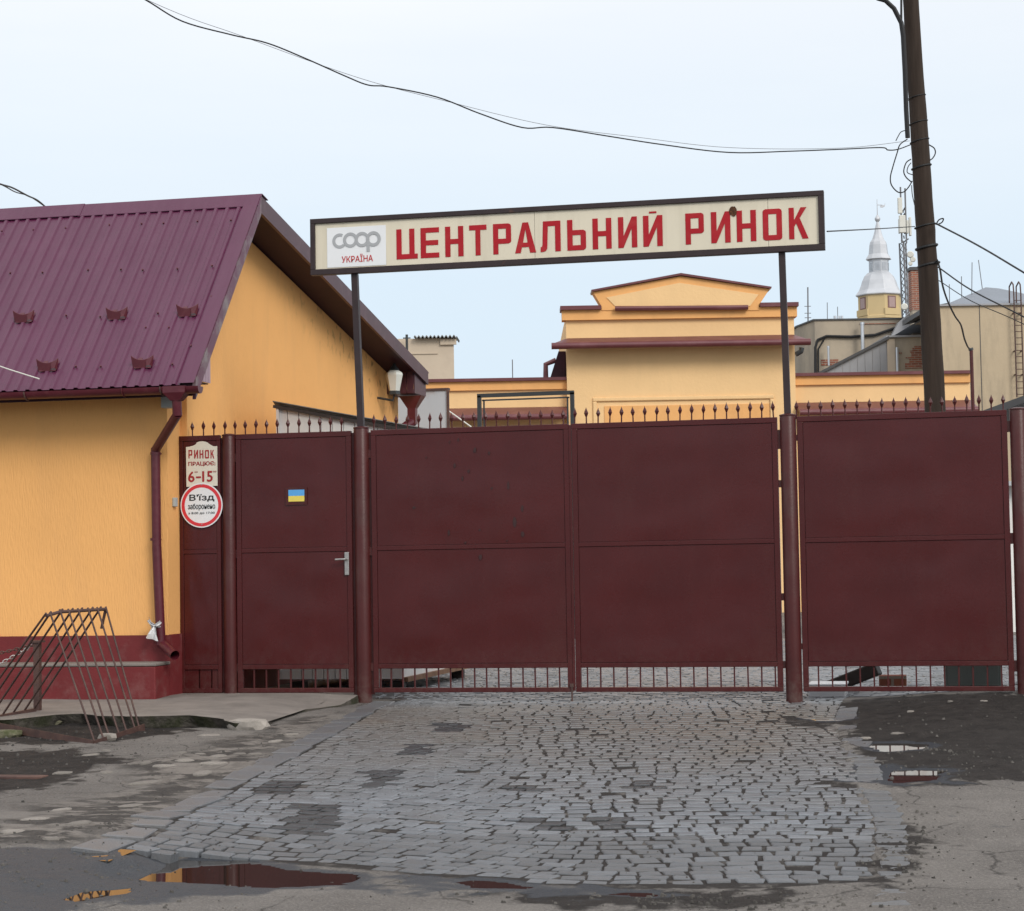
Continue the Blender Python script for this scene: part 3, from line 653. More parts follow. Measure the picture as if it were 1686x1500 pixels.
# light lump of broken kerb and mossy rubble
def rock(name, c, size, m_, label, seed, group=None):
    r = random.Random(seed); bm = bmesh.new(); bmesh.ops.create_icosphere(bm, subdivisions=2, radius=1)
    for v in bm.verts:
        f_ = 1+.35*(float(fbm(v.co.x*1.7+seed, v.co.y*1.7+v.co.z*1.3, 3, seed))-.5)*2
        v.co *= f_; v.co.z = max(-.55, min(.62, v.co.z))
        v.co.x *= size[0]; v.co.y *= size[1]; v.co.z *= size[2]
    me_ = bpy.data.meshes.new(name); bm.to_mesh(me_); bm.free(); me_.materials.append(m_)
    me_.shade_smooth(); me_.set_sharp_from_angle(angle=RAD(25))
    o = bpy.data.objects.new(name, me_); COL.objects.link(o); o.location = c; o.rotation_euler = (0, 0, r.uniform(-.4, .4)); INV[name] = Matrix.Identity(4)
    return tag(o, label, 'stone', group)
p = onZ(402, 1190, -.02); rock('kerb_lump', (p[0], p[1]+.05, -.05), (.19, .11, .09), MA['stone'], 'pale lump of broken kerb at the tip of the concrete pavement', 3)
for i, (px, py, sx, lab) in enumerate([(85, 1192, .17, 'mossy flat stone lying inside the rusty rack'), (66, 1178, .10, 'small mossy stone at the foot of the iron post'), (175, 1218, .07, 'little grey stone under the right base rail of the rack'), (8, 1214, .13, 'mossy stone at the left picture edge under the rack rail')]):
    p = onG(px, py); rock('rubble_stone', (p[0], p[1], ground_z(p[0], p[1])+.02), (sx, sx*.7, .055), MA['moss'] if i != 2 else MA['stone'], lab, 20+i)

p = onG(38, 1279); b = MB(); b.box(p[0]-.2, p[0]+.16, p[1]-.05, p[1]+.05, ground_z(p[0], p[1])-.03, ground_z(p[0], p[1])+.012); b.build('buried_brick', MA['rust'], None, 'reddish brick edge showing in the mud at the left picture edge', 'brick', bevel=.008)

# ------------------------------------------------------------------ yellow corner house
XG, XS, YF, YS = -1.614, -1.675, -.28, .03       # gable plane, corner return, front wall, step behind the gate
XRK = -1.24                                        # outer edge of the rake
EV, RG, BK = (-.70, 2.78), (.99, 4.66), (6.95, 3.54)
XL = -9.0
def roof_z(Y): return EV[1]+(RG[1]-EV[1])*(Y-EV[0])/(RG[0]-EV[0]) if Y < RG[0] else RG[1]+(BK[1]-RG[1])*(Y-RG[0])/(BK[0]-RG[0])
house = thing('corner_house', (XG-2, 3, 0), 'single storey yellow rendered house with purple ribbed metal roof left of the gate', 'house')
b = MB(); T = .13
pro = [(YF, .58), (YF, roof_z(YF)-T), (RG[0], RG[1]-T-.03), (6.9, roof_z(6.9)-T), (6.9, .0), (YF, .0)]
b.ext([(XL, y_, z_) for y_, z_ in [(YF, 0.0), (YF, roof_z(YF)-T), (RG[0], RG[1]-T-.02), (6.9, roof_z(6.9)-T), (6.9, 0.0)]], (XS-XL, 0, 0))
b.ext([(XS, y_, z_) for y_, z_ in [(YS, 0.0), (YS, roof_z(YS)-T), (RG[0], RG[1]-T-.02), (6.9, roof_z(6.9)-T), (6.9, 0.0)]], (XG-XS, 0, 0))
b.build('wall', MA['stucco'], house)
b = MB(); b.box(XL, XS+.018, YF-.022, YF+.01, 0, .60); b.box(XS-.01, XS+.0185, YF+.0102, YS-.002, 0, .603); b.box(XG-.01, XG+.018, .12, 6.9, 0, .60)
b.build('plinth', MA['plinth'], house)
b = MB(); b.box(XL, -1.655, -.63, YF-.024, -.05, .345); st_ = b.build('step', MA['plinth'], house, 'red painted step block with chipped edges', bevel=.012)
b = MB(); b.box(XL, -1.648, -.637, YF-.0245, .3455, .372); b.build('step_top', MA['concrete'], st_, bevel=.008)
# roof deck with soffit and barge boards
b = MB()
tp = [EV, RG, BK]; up = [(y_, z_-.012) for y_, z_ in tp]; dn = [(y_, z_-T) for y_, z_ in tp]
b.ext([(XL, y_, z_) for y_, z_ in up + dn[::-1]], (XRK-.03-XL, 0, 0))
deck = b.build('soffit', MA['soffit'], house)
b = MB(); n_ = 0
for a_, c_ in ((EV, RG), (RG, BK)):
    b.ext([(XRK-.028, a_[0], a_[1]+.012), (XRK-.028, c_[0], c_[1]+.012), (XRK-.028, c_[0], c_[1]-.16), (XRK-.028, a_[0], a_[1]-.16)], (.03, 0, 0))
    break
verge = b.build('verge_trim', MA['verge'], house, 'worn greyed edge trim of the front roof slope')
b = MB(); b.ext([(XRK-.028, RG[0], RG[1]+.012), (XRK-.028, BK[0], BK[1]+.012), (XRK-.028, BK[0], BK[1]-.15), (XRK-.028, RG[0], RG[1]-.15)], (.03, 0, 0))
b.build('barge_board', MA['roofdark'], house)
# ribbed front sheet
sl = np.array([0, RG[0]-EV[0], RG[1]-EV[1]]); SLN = np.linalg.norm(sl); sl = sl/SLN; nn = np.array([0, -sl[2], sl[1]])
def rp(x, s_, h): return np.array([x, EV[0], EV[1]]) + sl*s_ + nn*h
prof = []; x = XRK-.13
while x > XL:
    prof += [(x, .004), (x-.028, .004), (x-.040, .019), (x-.066, .019), (x-.078, .004)]; x -= .113
b = MB(); S0, S1 = -.05, SLN-.02
for xx, h in prof: b.v += [tuple(rp(xx, S0, h)), tuple(rp(xx, S1, h)), tuple(rp(xx, S0, h-.006)), tuple(rp(xx, S1, h-.006))]
for i in range(len(prof)-1):
    o = i*4; b.f += [(o, o+1, o+5, o+4), (o+2, o+6, o+7, o+3), (o, o+4, o+6, o+2)]
roof = b.build('roof', MA['roof'], house)
b = MB(); b.ext([rp(XRK+.004, S0, .026), rp(XRK-.135, S0, .026), rp(XRK-.135, S0, .0245), rp(XRK+.004, S0, .0245)], sl*(SLN+.04)); b.build('verge_flashing', MA['roof'], house)
b = MB()                                              # rear sheet
b.ext([(XL, RG[0]+.01, RG[1]+.006), (XL, BK[0]+.05, BK[1]), (XL, BK[0]+.05, BK[1]-.005), (XL, RG[0]+.01, RG[1]-.004)], (XRK-XL, 0, 0)); b.build('rear_roof_sheet', MA['roof'], house)
sb_ = np.array([0, BK[0]-RG[0], BK[1]-RG[1]]); sb_ /= np.linalg.norm(sb_)
for (xa, xb, dz) in ((XRK+.012, -3.05, 0.), (-3.03, -6., .006), (-5.98, XL, 0.)):   # ridge cap in lengths
    b = MB(); pk = np.array([0, RG[0], RG[1]+.035+dz]); f1 = pk - sl*.17 + np.array([0, 0, -.004]); f2 = pk + sb_*.17
    pts = [f1, pk, f2, f2-np.array([0, 0, .006]), pk-np.array([0, 0, .006]), f1-np.array([0, 0, .006])]
    b.ext([p_+np.array([xb, 0, 0]) for p_ in pts], (xa-xb, 0, 0)); b.build('ridge_cap', MA['roof'], roof)
b = MB()                                              # roofing screws
for (px, py) in [(4,383),(56,381),(109,378),(181,373),(234,371),(270,370),(326,367),(381,365),(18,452),(71,451),(146,447),(200,446),(236,447),(293,445),(350,440),(110,522),(166,524),(261,518),(349,491),(241,542),(279,542),(126,606),(167,606),(285,602),(316,572)]:
    d = ray(px, py); o3 = np.array([0, EV[0], EV[1]]); k_ = ((o3-CAM) @ nn)/(d @ nn); q = CAM+d*k_+nn*.012
    b.tube([q, q+nn*.016], .009, 6)
b.build('screw_heads', MA['gutter'], roof, kind='stuff')
# snow guards
def guard(px, py):
    d = ray(px, py); o3 = np.array([0, EV[0], EV[1]]); k_ = ((o3-CAM) @ nn)/(d @ nn); q = CAM+d*k_+nn*.012
    b = MB(); n = 12; top = []; bot = []
    for i in range(n+1):
        t = i/n*2-1; x = t*.105; cv = .035*(1-t*t)
        top.append(q+np.array([x, 0, 0])-sl*(cv-.03)+nn*(.078-.022*(1-t*t))+sl*.01); bot.append(q+np.array([x*.86, 0, 0])-sl*(cv*.4+.03)+nn*(.004+(.028 if .35 < t < .85 else 0)))
    vs = bot+top+[p_+sl*.006 for p_ in bot]+[p_+sl*.006 for p_ in top]; m_ = n+1; fs = []
    for i in range(n):
        fs += [(i, i+1, m_+i+1, m_+i), (2*m_+i+1, 2*m_+i, 3*m_+i, 3*m_+i+1), (m_+i, m_+i+1, 3*m_+i+1, 3*m_+i), (i+1, i, 2*m_+i, 2*m_+i+1)]
    b.add(vs, fs)
    for sx in (-.075, .03): b.ext([q+np.array([sx, 0, 0])-sl*.045+nn*.004, q+np.array([sx+.05, 0, 0])-sl*.045+nn*.004, q+np.array([sx+.045, 0, 0])+sl*.09+nn*.004, q+np.array([sx+.005, 0, 0])+sl*.09+nn*.004], nn*.004)
    return b.build('snow_guard', MA['gutter'], roof)
for px, py in [(42,528),(195,523),(311,518),(81,608),(237,603)]: guard(px, py)
# boxed end of the eave, lilac ribbed sheet
q = onX(353, 631, XRK)
b = MB(); ye = q[1]; zb = q[2]
ns = 7
for i in range(ns):
    y0 = EV[0]+.03+(ye-EV[0]-.03)*i/ns; y1 = EV[0]+.03+(ye-EV[0]-.03)*(i+1)/ns-.008
    b.ext([(XRK-.045, y0, zb), (XRK-.045, y1, zb), (XRK-.045, y1, max(roof_z(y1)-.1, zb+.01)), (XRK-.045, y0, max(roof_z(y0)-.1, zb+.005))], (.012, 0, 0))
b.build('eave_end_sheet', MA['lilac'], house)
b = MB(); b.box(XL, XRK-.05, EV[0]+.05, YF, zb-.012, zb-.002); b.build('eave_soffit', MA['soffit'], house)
# gutter, hopper, downpipe
GYc, GZc, GR = EV[0]-.055, 2.725, .062
b = MB(); n = 10; xr_ = onY(330, 637, GYc)[0]
ring = [(math.cos(math.pi+math.pi*i/n), math.sin(math.pi+math.pi*i/n)) for i in range(n+1)]
vs = []
for xx, dz in ((XL, .02), (xr_, 0)):
    for rr in (GR, GR-.005): vs += [(xx, GYc+c_*rr, GZc+s_*rr+dz) for c_, s_ in ring]
m_ = n+1; fs = []
for i in range(n): fs += [(i, i+1, 2*m_+i+1, 2*m_+i), (m_+i+1, m_+i, 3*m_+i, 3*m_+i+1)]
fs += [(0, 2*m_, 3*m_, m_), (n, m_+n, 3*m_+n, 2*m_+n), tuple(range(2*m_, 3*m_))]
b.add(vs, fs); gut = b.build('gutter', MA['gutter'], house, sm=True)
for px in (45, 268, 205):
    x = onY(px, 640, GYc)[0]; b = MB(); b.tube([(x, GYc+c_*(GR+.006), GZc+s_*(GR+.006)+.004) for c_, s_ in ring], .007, 6); b.build('gutter_bracket', MA['rust'] if px != 205 else MA['gutter'], gut)
b = MB()
h0, h1 = onY(289, 628, GYc), onY(291, 660, GYc); hx = h1[0]
top = [(hx-.10, GYc-.07), (hx+.10, GYc-.07), (hx+.10, GYc+.07), (hx-.10, GYc+.07)]; lo = [(hx-.042, GYc-.042), (hx+.042, GYc-.042), (hx+.042, GYc+.042), (hx-.042, GYc+.042)]
zt, zm, zl = GZc+.005, GZc-.05, h1[2]
b.add([(x, y, zt) for x, y in top]+[(x, y, zm) for x, y in top]+[(x, y, zl) for x, y in lo], [(0,1,5,4),(1,2,6,5),(2,3,7,6),(3,0,4,7),(4,5,9,8),(5,6,10,9),(6,7,11,10),(7,4,8,11)])
pipe = None
YP = YF-.075
a1 = np.array([hx, GYc, zl+.01]); a2 = onY(292, 684, GYc+.02); a3 = onY(256, 741, YP); a4 = onY(258, 900, YP); a5 = onY(265, 1062, YP); a6 = onY(288, 1079, YP-.17)
bb = MB(); bb.tube([a1, a2], .041, 14); bb.tube([a2+np.array([.003, 0, .012]), a3], .040, 14); bb.tube([a3+np.array([0, 0, .02]), a4], .041, 14); bb.tube([a4, a5], .042, 14); bb.tube([a5+np.array([-.008, .02, .015]), a6], .043, 14, caps=False)
pipe = bb.build('downpipe', MA['gutter'], house, sm=True)
b.build('hopper', MA['gutter'], pipe)
for p_ in (a3+np.array([0, 0, -.03]), onY(256, 888, YP)):
    b = MB(); b.tube([p_+np.array([0, 0, -.012]), p_+np.array([0, 0, .012])], .046, 14); b.tube([p_+np.array([.03, .0, 0]), p_+np.array([.02, .08, 0])], .008, 6); b.build('pipe_clip', MA['gutter'], pipe)
# grey box under the eave and the little socket
q0, q1 = onY(264, 642, YF-.1), onY(284, 671, YF-.1); b = MB(); b.box(q0[0], q1[0], YF-.1, YF, q1[2], q0[2]); b.build('junction_box', MA['greybox'], house, bevel=.012)
q0, q1 = onX(286, 818, XS), onX(291, 833, XS); q = onY(283, 826, YF); b = MB(); b.box(XS, XS+.03, YF+.10, YF+.16, q[2]-.04, q[2]+.04); b.build('wall_socket', MA['greybox'], house, bevel=.006)
# boxed rear eave, hopper and spout
z0 = onX(690, 648, XRK)[2]; yb0 = onX(690, 648, XRK)[1]
b = MB(); nb = 4; ytop = roof_z(yb0)-.12
for i in range(nb):
    xa = XG+(XRK-.04-XG)*i/nb; xb = XG+(XRK-.04-XG)*(i+1)/nb-.006
    b.box(xa, xb, yb0-.10, yb0-.08, z0, roof_z(yb0-.10)-.12)
b.ext([(XRK-.045, yb0-.079, z0), (XRK-.045, 6.95, z0), (XRK-.045, 6.95, roof_z(6.95)-.14), (XRK-.045, yb0-.079, roof_z(yb0-.08)-.14)], (.014, 0, 0))
b.box(XG, XRK-.046, yb0-.079, 6.94, z0-.004, z0+.02)
b.build('eave_box', MA['roofdark'], house)
yc = 6.2 if yb0 > 6.6 else yb0-.05
hp_ = onX(688, 652, XRK-.12); b = MB(); hz = z0-.02; hc = np.array([XRK-.12, yb0+.12])
top = [(hc[0]-.14, hc[1]-.1), (hc[0]+.14, hc[1]-.1), (hc[0]+.14, hc[1]+.1), (hc[0]-.14, hc[1]+.1)]; lo = [(hc[0]-.05, hc[1]-.05), (hc[0]+.05, hc[1]-.05), (hc[0]+.05, hc[1]+.05), (hc[0]-.05, hc[1]+.05)]
b.add([(x, y, hz) for x, y in top]+[(x, y, hz-.15) for x, y in lo]+[(x, y, hz-.34) for x, y in lo], [(0,1,5,4),(1,2,6,5),(2,3,7,6),(3,0,4,7),(4,5,9,8),(5,6,10,9),(6,7,11,10),(7,4,8,11),(0,3,2,1)])
b.tube([(hc[0], hc[1], hz-.31), (hc[0]-.20, hc[1]-.25, hz-.50)], .06, 12); b.build('rear_spout', MA['gutter'], house)
# lantern on the gable
q = onX(649, 626, XG+.21); lan = thing('wall_lantern', (q[0], q[1], q[2]-.12), 'old wall lantern with milky glass under the rear eave of the yellow house', 'lantern')
c_ = (q[0], q[1], q[2]); b = MB(); b.lathe([(.065, -.13), (.105, .06), (.10, .085), (.06, .115)], c_, 6); b.build('lamp_glass', MA['lampglass'], lan)
b = MB(); b.lathe([(.075, -.17), (.068, -.128)], c_, 6); b.build('lamp_base', MA['frame'], lan); b = MB(); b.lathe([(.07, .117), (.03, .17), (.012, .20)], c_, 6); b.build('lamp_cap', MA['frame'], lan)
b = MB(); b.tube([(c_[0], c_[1], c_[2]-.17), (c_[0]-.02, c_[1], c_[2]-.24), (XG-.01, c_[1], c_[2]-.2)], .014, 8); b.build('bracket', MA['frame'], lan)
# plastic bag knotted round the downpipe
q = onY(259, 1031, YP); bag = thing('plastic_bag', (q[0], q[1], q[2]-.16), 'crumpled white plastic bag knotted round the downpipe', 'bag')
def cloth(pts, seed):
    r = random.Random(seed); b = MB(); n = len(pts); rows_ = 7; k = 9
    for i, (p_, w_) in enumerate(pts):
        for j in range(k):
            t = j/(k-1)*2-1; b.v.append((p_[0]+t*w_[0], p_[1]-.02*math.cos(t*5+i)-.012*r.random(), p_[2]+t*w_[1]+.006*r.random()))
    for i in range(n-1):
        for j in range(k-1): b.f.append((i*k+j, i*k+j+1, (i+1)*k+j+1, (i+1)*k+j))
    return b
o_ = q+np.array([0, -.055, 0])
b = cloth([(o_+np.array([0, 0, 0]), (.012, .0)), (o_+np.array([-.005, -.015, -.03]), (.03, .0)), (o_+np.array([-.012, -.02, -.07]), (.045, -.006)), (o_+np.array([-.02, -.015, -.115]), (.058, -.014))], 1)
b.build('bag_tail', MA['bag'], bag, sm=True)
b = cloth([(o_, (.004, .012)), (o_+np.array([-.03, -.01, .02]), (.004, .02)), (o_+np.array([-.055, .0, .055]), (.010, .026))], 2)
b.v = b.v; b.build('bag_handle', MA['bag'], bag, sm=True)
b = cloth([(o_, (.004, .012)), (o_+np.array([.03, -.01, .008]), (.004, .02)), (o_+np.array([.052, .01, .02]), (.004, .028))], 3); b.build('bag_handle', MA['bag'], bag, sm=True)
b = MB(); b.tube([(q[0]+.05*math.cos(a_), q[1]+.05*math.sin(a_), q[2]+.004*math.sin(3*a_)) for a_ in np.linspace(0, 2*math.pi, 16)], .009, 6); b.build('bag_knot', MA['bag'], bag, sm=True)

# ------------------------------------------------------------------ gate
ZT, ZM, ZL, ZB0 = 2.356, 1.325, .325, .078
spear = MB(); spear.lathe([(.0062, -.02), (.0062, .055), (.010, .062), (.0185, .085), (.012, .105), (.004, .122), (.0008, .135)], (0, 0, 0), 6); SPEAR = spear.mesh('spear_finial', MA['gate_bar'])
barm = MB(); barm.box(-.006, .006, -.006, .006, 0, .196); BAR = barm.mesh('bar', MA['gate_bar'])
def sheet(x0, x1, z0, z1, y, seed, amp=.009):
    """a thin welded sheet that is not quite flat"""
    b = MB(); nx_, nz_ = 26, 20
    for k in range(2):
        for j in range(nz_+1):
            for i in range(nx_+1):
                u, v = i/nx_, j/nz_; e_ = min(1, 6*min(u, 1-u))*min(1, 6*min(v, 1-v))
                d_ = amp*e_*(float(fbm(u*2.2+seed*3.7, v*2.2, 3, seed))-.45)*2
                b.v.append((x0+(x1-x0)*u, y - d_ + k*.003, z0+(z1-z0)*v))
    s_ = (nx_+1)*(nz_+1)
    for j in range(nz_):
        for i in range(nx_):
            a_ = j*(nx_+1)+i; b.f += [(a_, a_+1, a_+nx_+2, a_+nx_+1), (s_+a_, s_+a_+nx_+1, s_+a_+nx_+2, s_+a_+1)]
    return b
def leaf(name, x0, x1, label, cat, group, seed, zb=ZB0, spears=(), bars=(), y=0., stile=.046, back=False, drop=0.):
    t = thing(name, ((x0+x1)/2, y, zb), label, cat, group)
    yf = y-.02; dz = drop
    zt = ZT
    b = MB(); b.box(x0, x1, yf, yf+.04, zt-.046, zt); b.build('top_rail', MA['gate'], t, bevel=.003)
    for xx in ((x0, x0+stile), (x1-stile, x1)):
        b = MB(); b.box(xx[0], xx[1], yf, yf+.04, zb+.0405, zt-.0465); b.build('stile', MA['gate'], t, bevel=.003)
    b = MB(); b.box(x0+stile+.0005, x1-stile-.0005, yf, yf+.04, ZM-.019, ZM+.019); b.build('middle_rail', MA['gate'], t, bevel=.003)
    b = MB(); b.box(x0+stile+.0005, x1-stile-.0005, yf, yf+.04, ZL-.042, ZL-.002); b.build('lower_rail', MA['gate'], t, bevel=.003)
    b = MB(); b.box(x0, x1, yf, yf+.04, zb, zb+.04); b.build('bottom_rail', MA['gate'], t, bevel=.003)
    for q_, (za, zc) in enumerate(((ZL+.002, ZM-.022), (ZM+.022, zt-.049))):
        b = sheet(x0+stile+.003, x1-stile-.003, za, zc, yf+.007, seed+q_, .009); b.build('panel', MA['gate'], t, sm=True)
    b = MB(); b.box(x0+stile, x1-stile, yf+.034, yf+.038, ZL-.0022, zt-.0458); b.build('backing_sheet', MA['gate'], t)
    for xx in spears: inst('spear_finial', SPEAR, t, (xx, y, zt), (random.uniform(-.03, .03), random.uniform(-.04, .04), random.random()), (1, 1, random.uniform(.94, 1.04)))
    for xx in bars: inst('bar', BAR, t, (xx, y, zb+.036), (0, random.uniform(-.008, .008), 0), (1, 1, (ZL-.042-zb-.036+.008)/.196))
    return t
sp = lambda a_, c_, n: list(np.linspace(a_, c_, n))
GL = [onY(px, 700)[0] for px in (317, 335, 352, 370, 387)]
t1 = leaf('fixed_panel', -1.672, -1.285, 'narrow fixed maroon panel between the yellow wall and the thin round post', 'gate panel', 'maroon gate sheets', 1, spears=GL[:4], bars=(-1.50, -1.385), stile=.036)
b = MB(); b.box(-1.636, -1.321, -.006, -.002, .118, ZL-.042); b.build('lower_sheet', MA['gate'], t1)
t2 = leaf('wicket_door', -1.138, -.072, 'maroon pedestrian door with steel lever handle and flag sticker', 'door', 'maroon gate sheets', 3, spears=[onY(px, 700)[0] for px in (387,404,421,439,457,474,492,509,527,544,562)], bars=sp(-.99, -.20, 8))
q = onY(571, 928, -.03); b = MB(); b.box(q[0]-.020, q[0]+.020, -.034, -.0205, q[2]-.10, q[2]+.10); hp = b.build('handle_plate', MA['steel'], t2, 'worn steel handle plate', bevel=.004)
q2 = onY(552, 921, -.075); b = MB(); b.tube([(q[0]-.004, -.034, q2[2]), (q[0]-.004, -.075, q2[2]), (q[0]-.03, -.078, q2[2]), (q2[0], -.076, q2[2]-.002)], .0095, 8); b.build('lever', MA['steel'], hp, sm=True)
q = onY(569, 923, -.035); 
q0, q1 = onY(470, 803, -.02), onY(506, 831, -.02); b = MB(); b.box(q0[0], q1[0], -.0225, -.0195, q1[2], q0[2]); b.build('hatch_plate', MA['post'], t2, 'welded plate over the old peephole')
LL = [onY(615.5+18.35*i, 690)[0] for i in range(18)]
t3 = leaf('gate_leaf', .108, 1.868, 'left leaf of the double gate, spotted with dark marks, next to the door', 'gate leaf', 'maroon gate sheets', 5, spears=LL[:18], bars=[.168]+sp(.262, 1.75, 15))
t4 = leaf('gate_leaf', 1.892, 3.640, 'middle leaf of the gate under the pedimented building, right of the meeting stiles', 'gate leaf', 'maroon gate sheets', 9, spears=[onY(946+19.25*i, 680)[0] for i in range(18)][:18], bars=sp(1.99, 3.575, 15))
t5 = leaf('gate_leaf', 3.804, 5.500, 'rightmost maroon gate leaf standing over the mud in front of the utility pole', 'gate leaf', 'maroon gate sheets', 13, spears=[onY(1311+20.05*i, 670)[0] for i in range(18)], bars=sp(3.93, 5.40, 14))
b = MB(); b.box(1.869, 1.890, -.024, -.019, .09, 2.345); b.build('cover_strip', MA['gate'], t3)
b = MB(); b.tube([(1.86, -.03, .15), (1.86, -.03, .0)], .007, 8); b.box(1.845, 1.875, -.037, -.0205, .12, .15); b.build('drop_bolt', MA['rust'], t3)
# scratches, fixings and hinges between leaves and posts
def hinge(par, x0, x1, z, h=.07):
    b = MB(); b.box(x0, x1, -.012, .012, z-h/2, z+h/2); b.build('hinge', MA['post'], par)
def post(name, x, r, zt, label, dome=False):
    t = thing(name, (x, 0, -.05), label, 'gate post', 'round gate posts')
    b = MB(); b.lathe([(r*1.02, -.25), (r, .12), (r, zt-.006), (r*.96, zt)], (x, 0, 0), 24); b.build('tube', MA['post'], t, sm=True)
    b = MB(); b.lathe([(r*1.04, zt+.0005), (r*1.04, zt+.012), (r*.6, zt+.02)], (x, 0, 0), 24); b.build('cap', MA['post'], t)
    return t
p0 = post('gate_post', -1.207, .060, 2.345, 'thin round post between the fixed panel and the pedestrian door')
p1 = post('gate_post', .018, .067, 2.372, 'round gate post carrying the left leg of the overhead sign')
p2 = post('gate_post', 3.727, .068, 2.362, 'round gate post carrying the right leg of the overhead sign')
p3 = post('gate_post', 5.590, .070, 2.352, 'round gate post at the right picture edge')
for z in (2.17, 1.80, .86, .30): hinge(p2, 3.628, 3.662, z, .06 if z != 2.17 else .16)
for z in (2.18, .45): hinge(p2, 3.790, 3.822, z, .05)
for z in (2.22, 1.31, .28): hinge(p3, 5.498, 5.528, z, .09)
for z in (2.15, 1.3, .3): hinge(p1, .080, .116, z)
for z in (2.15, 1.3, .3): hinge(p0, -1.152, -1.124, z)
for xa, xb in ((-1.29, -1.262), (-1.152, -1.132)):
    b = MB(); b.box(xa, xb, .004, .014, .08, 2.33); b.build('connector', MA['post'], p0)
for xa, xb in ((-.078, -.046), (.08, .112)):
    b = MB(); b.box(xa, xb, .004, .014, .06, 2.34); b.build('connector', MA['post'], p1)

# ------------------------------------------------------------------ overhead sign
SX0, SX1, SZ0, SZ1 = -.41, 4.074, 3.735, 4.233
sign = thing('overhead_sign', (1.85, 0, 2.39), 'long cream signboard with red lettering on two legs above the gate', 'sign')
YSG = -.03
fw = .042
b = MB(); b.box(SX0, SX1, YSG-.035, YSG+.035, SZ1-fw, SZ1); b.build('frame_rail', MA['signframe'], sign, bevel=.003)
b = MB(); b.box(SX0, SX1, YSG-.035, YSG+.035, SZ0, SZ0+fw+.008); b.build('frame_rail', MA['signframe'], sign, bevel=.003)
b = MB(); b.box(SX0, SX0+fw, YSG-.035, YSG+.035, SZ0+fw+.0085, SZ1-fw-.0005); b.build('frame_rail', MA['signframe'], sign, bevel=.003)
b = MB(); b.box(SX1-fw-.006, SX1, YSG-.035, YSG+.035, SZ0+fw+.0085, SZ1-fw-.0005); b.build('frame_rail', MA['signframe'], sign, bevel=.003)
YB_ = YSG-.014
cut = [SX0+fw, onY(882, 380)[0], onY(1266, 380)[0], SX1-fw-.006]
for i in range(3):
    b = MB(); b.box(cut[i]+.0015, cut[i+1]-.0015, YB_, YB_+.008, SZ0+fw+.009, SZ1-fw-.001); b.build('board', MA['signcream'], sign)
b = MB(); b.box(cut[0], cut[3], YB_+.009, YB_+.02, SZ0+fw+.009, SZ1-fw-.001); b.build('board_backing', MA['signframe'], sign)
for (pt, pb) in (((582, 452), (592, 704)), ((1285, 416), (1294, 686))):
    a_ = onY(*pt); c_ = onY(*pb); b = MB(); b.bar((c_[0]+.015, 0, 2.38), (a_[0]+.012, 0, SZ0-.0005), .054, .054, (0, 1, 0)); b.build('leg', MA['signframe'], sign)
def flat(contours, x0, z0, sx, sz, y, name, m_, parent, th=.0025):
    """flat cut-out: outer contours and holes, filled, a few millimetres proud"""
    cu = bpy.data.curves.new(name, 'CURVE'); cu.dimensions = '2D'; cu.fill_mode = 'BOTH'; cu.extrude = th/2
    for c in contours:
        s_ = cu.splines.new('POLY'); s_.points.add(len(c)-1); s_.use_cyclic_u = True
        for p_, (x, z) in zip(s_.points, c): p_.co = (x0+x*sx, z0+z*sz, 0, 1)
    o = bpy.data.objects.new(name, cu); COL.objects.link(o); bpy.context.view_layer.update()
    me_ = bpy.data.meshes.new_from_object(o.evaluated_get(bpy.context.evaluated_depsgraph_get()))
    bpy.data.objects.remove(o); bpy.data.curves.remove(cu)
    inv = INV[parent.name]
    for v in me_.vertices: v.co = inv @ Vector((v.co.x, y+v.co.z*-1, v.co.y))
    me_.materials.clear(); me_.materials.append(m_); me_.name = name
    o = bpy.data.objects.new(name, me_); COL.objects.link(o); o.parent = parent; INV[o.name] = inv; return o
s, t_ = .285, .165; c1, c2 = .14, .08
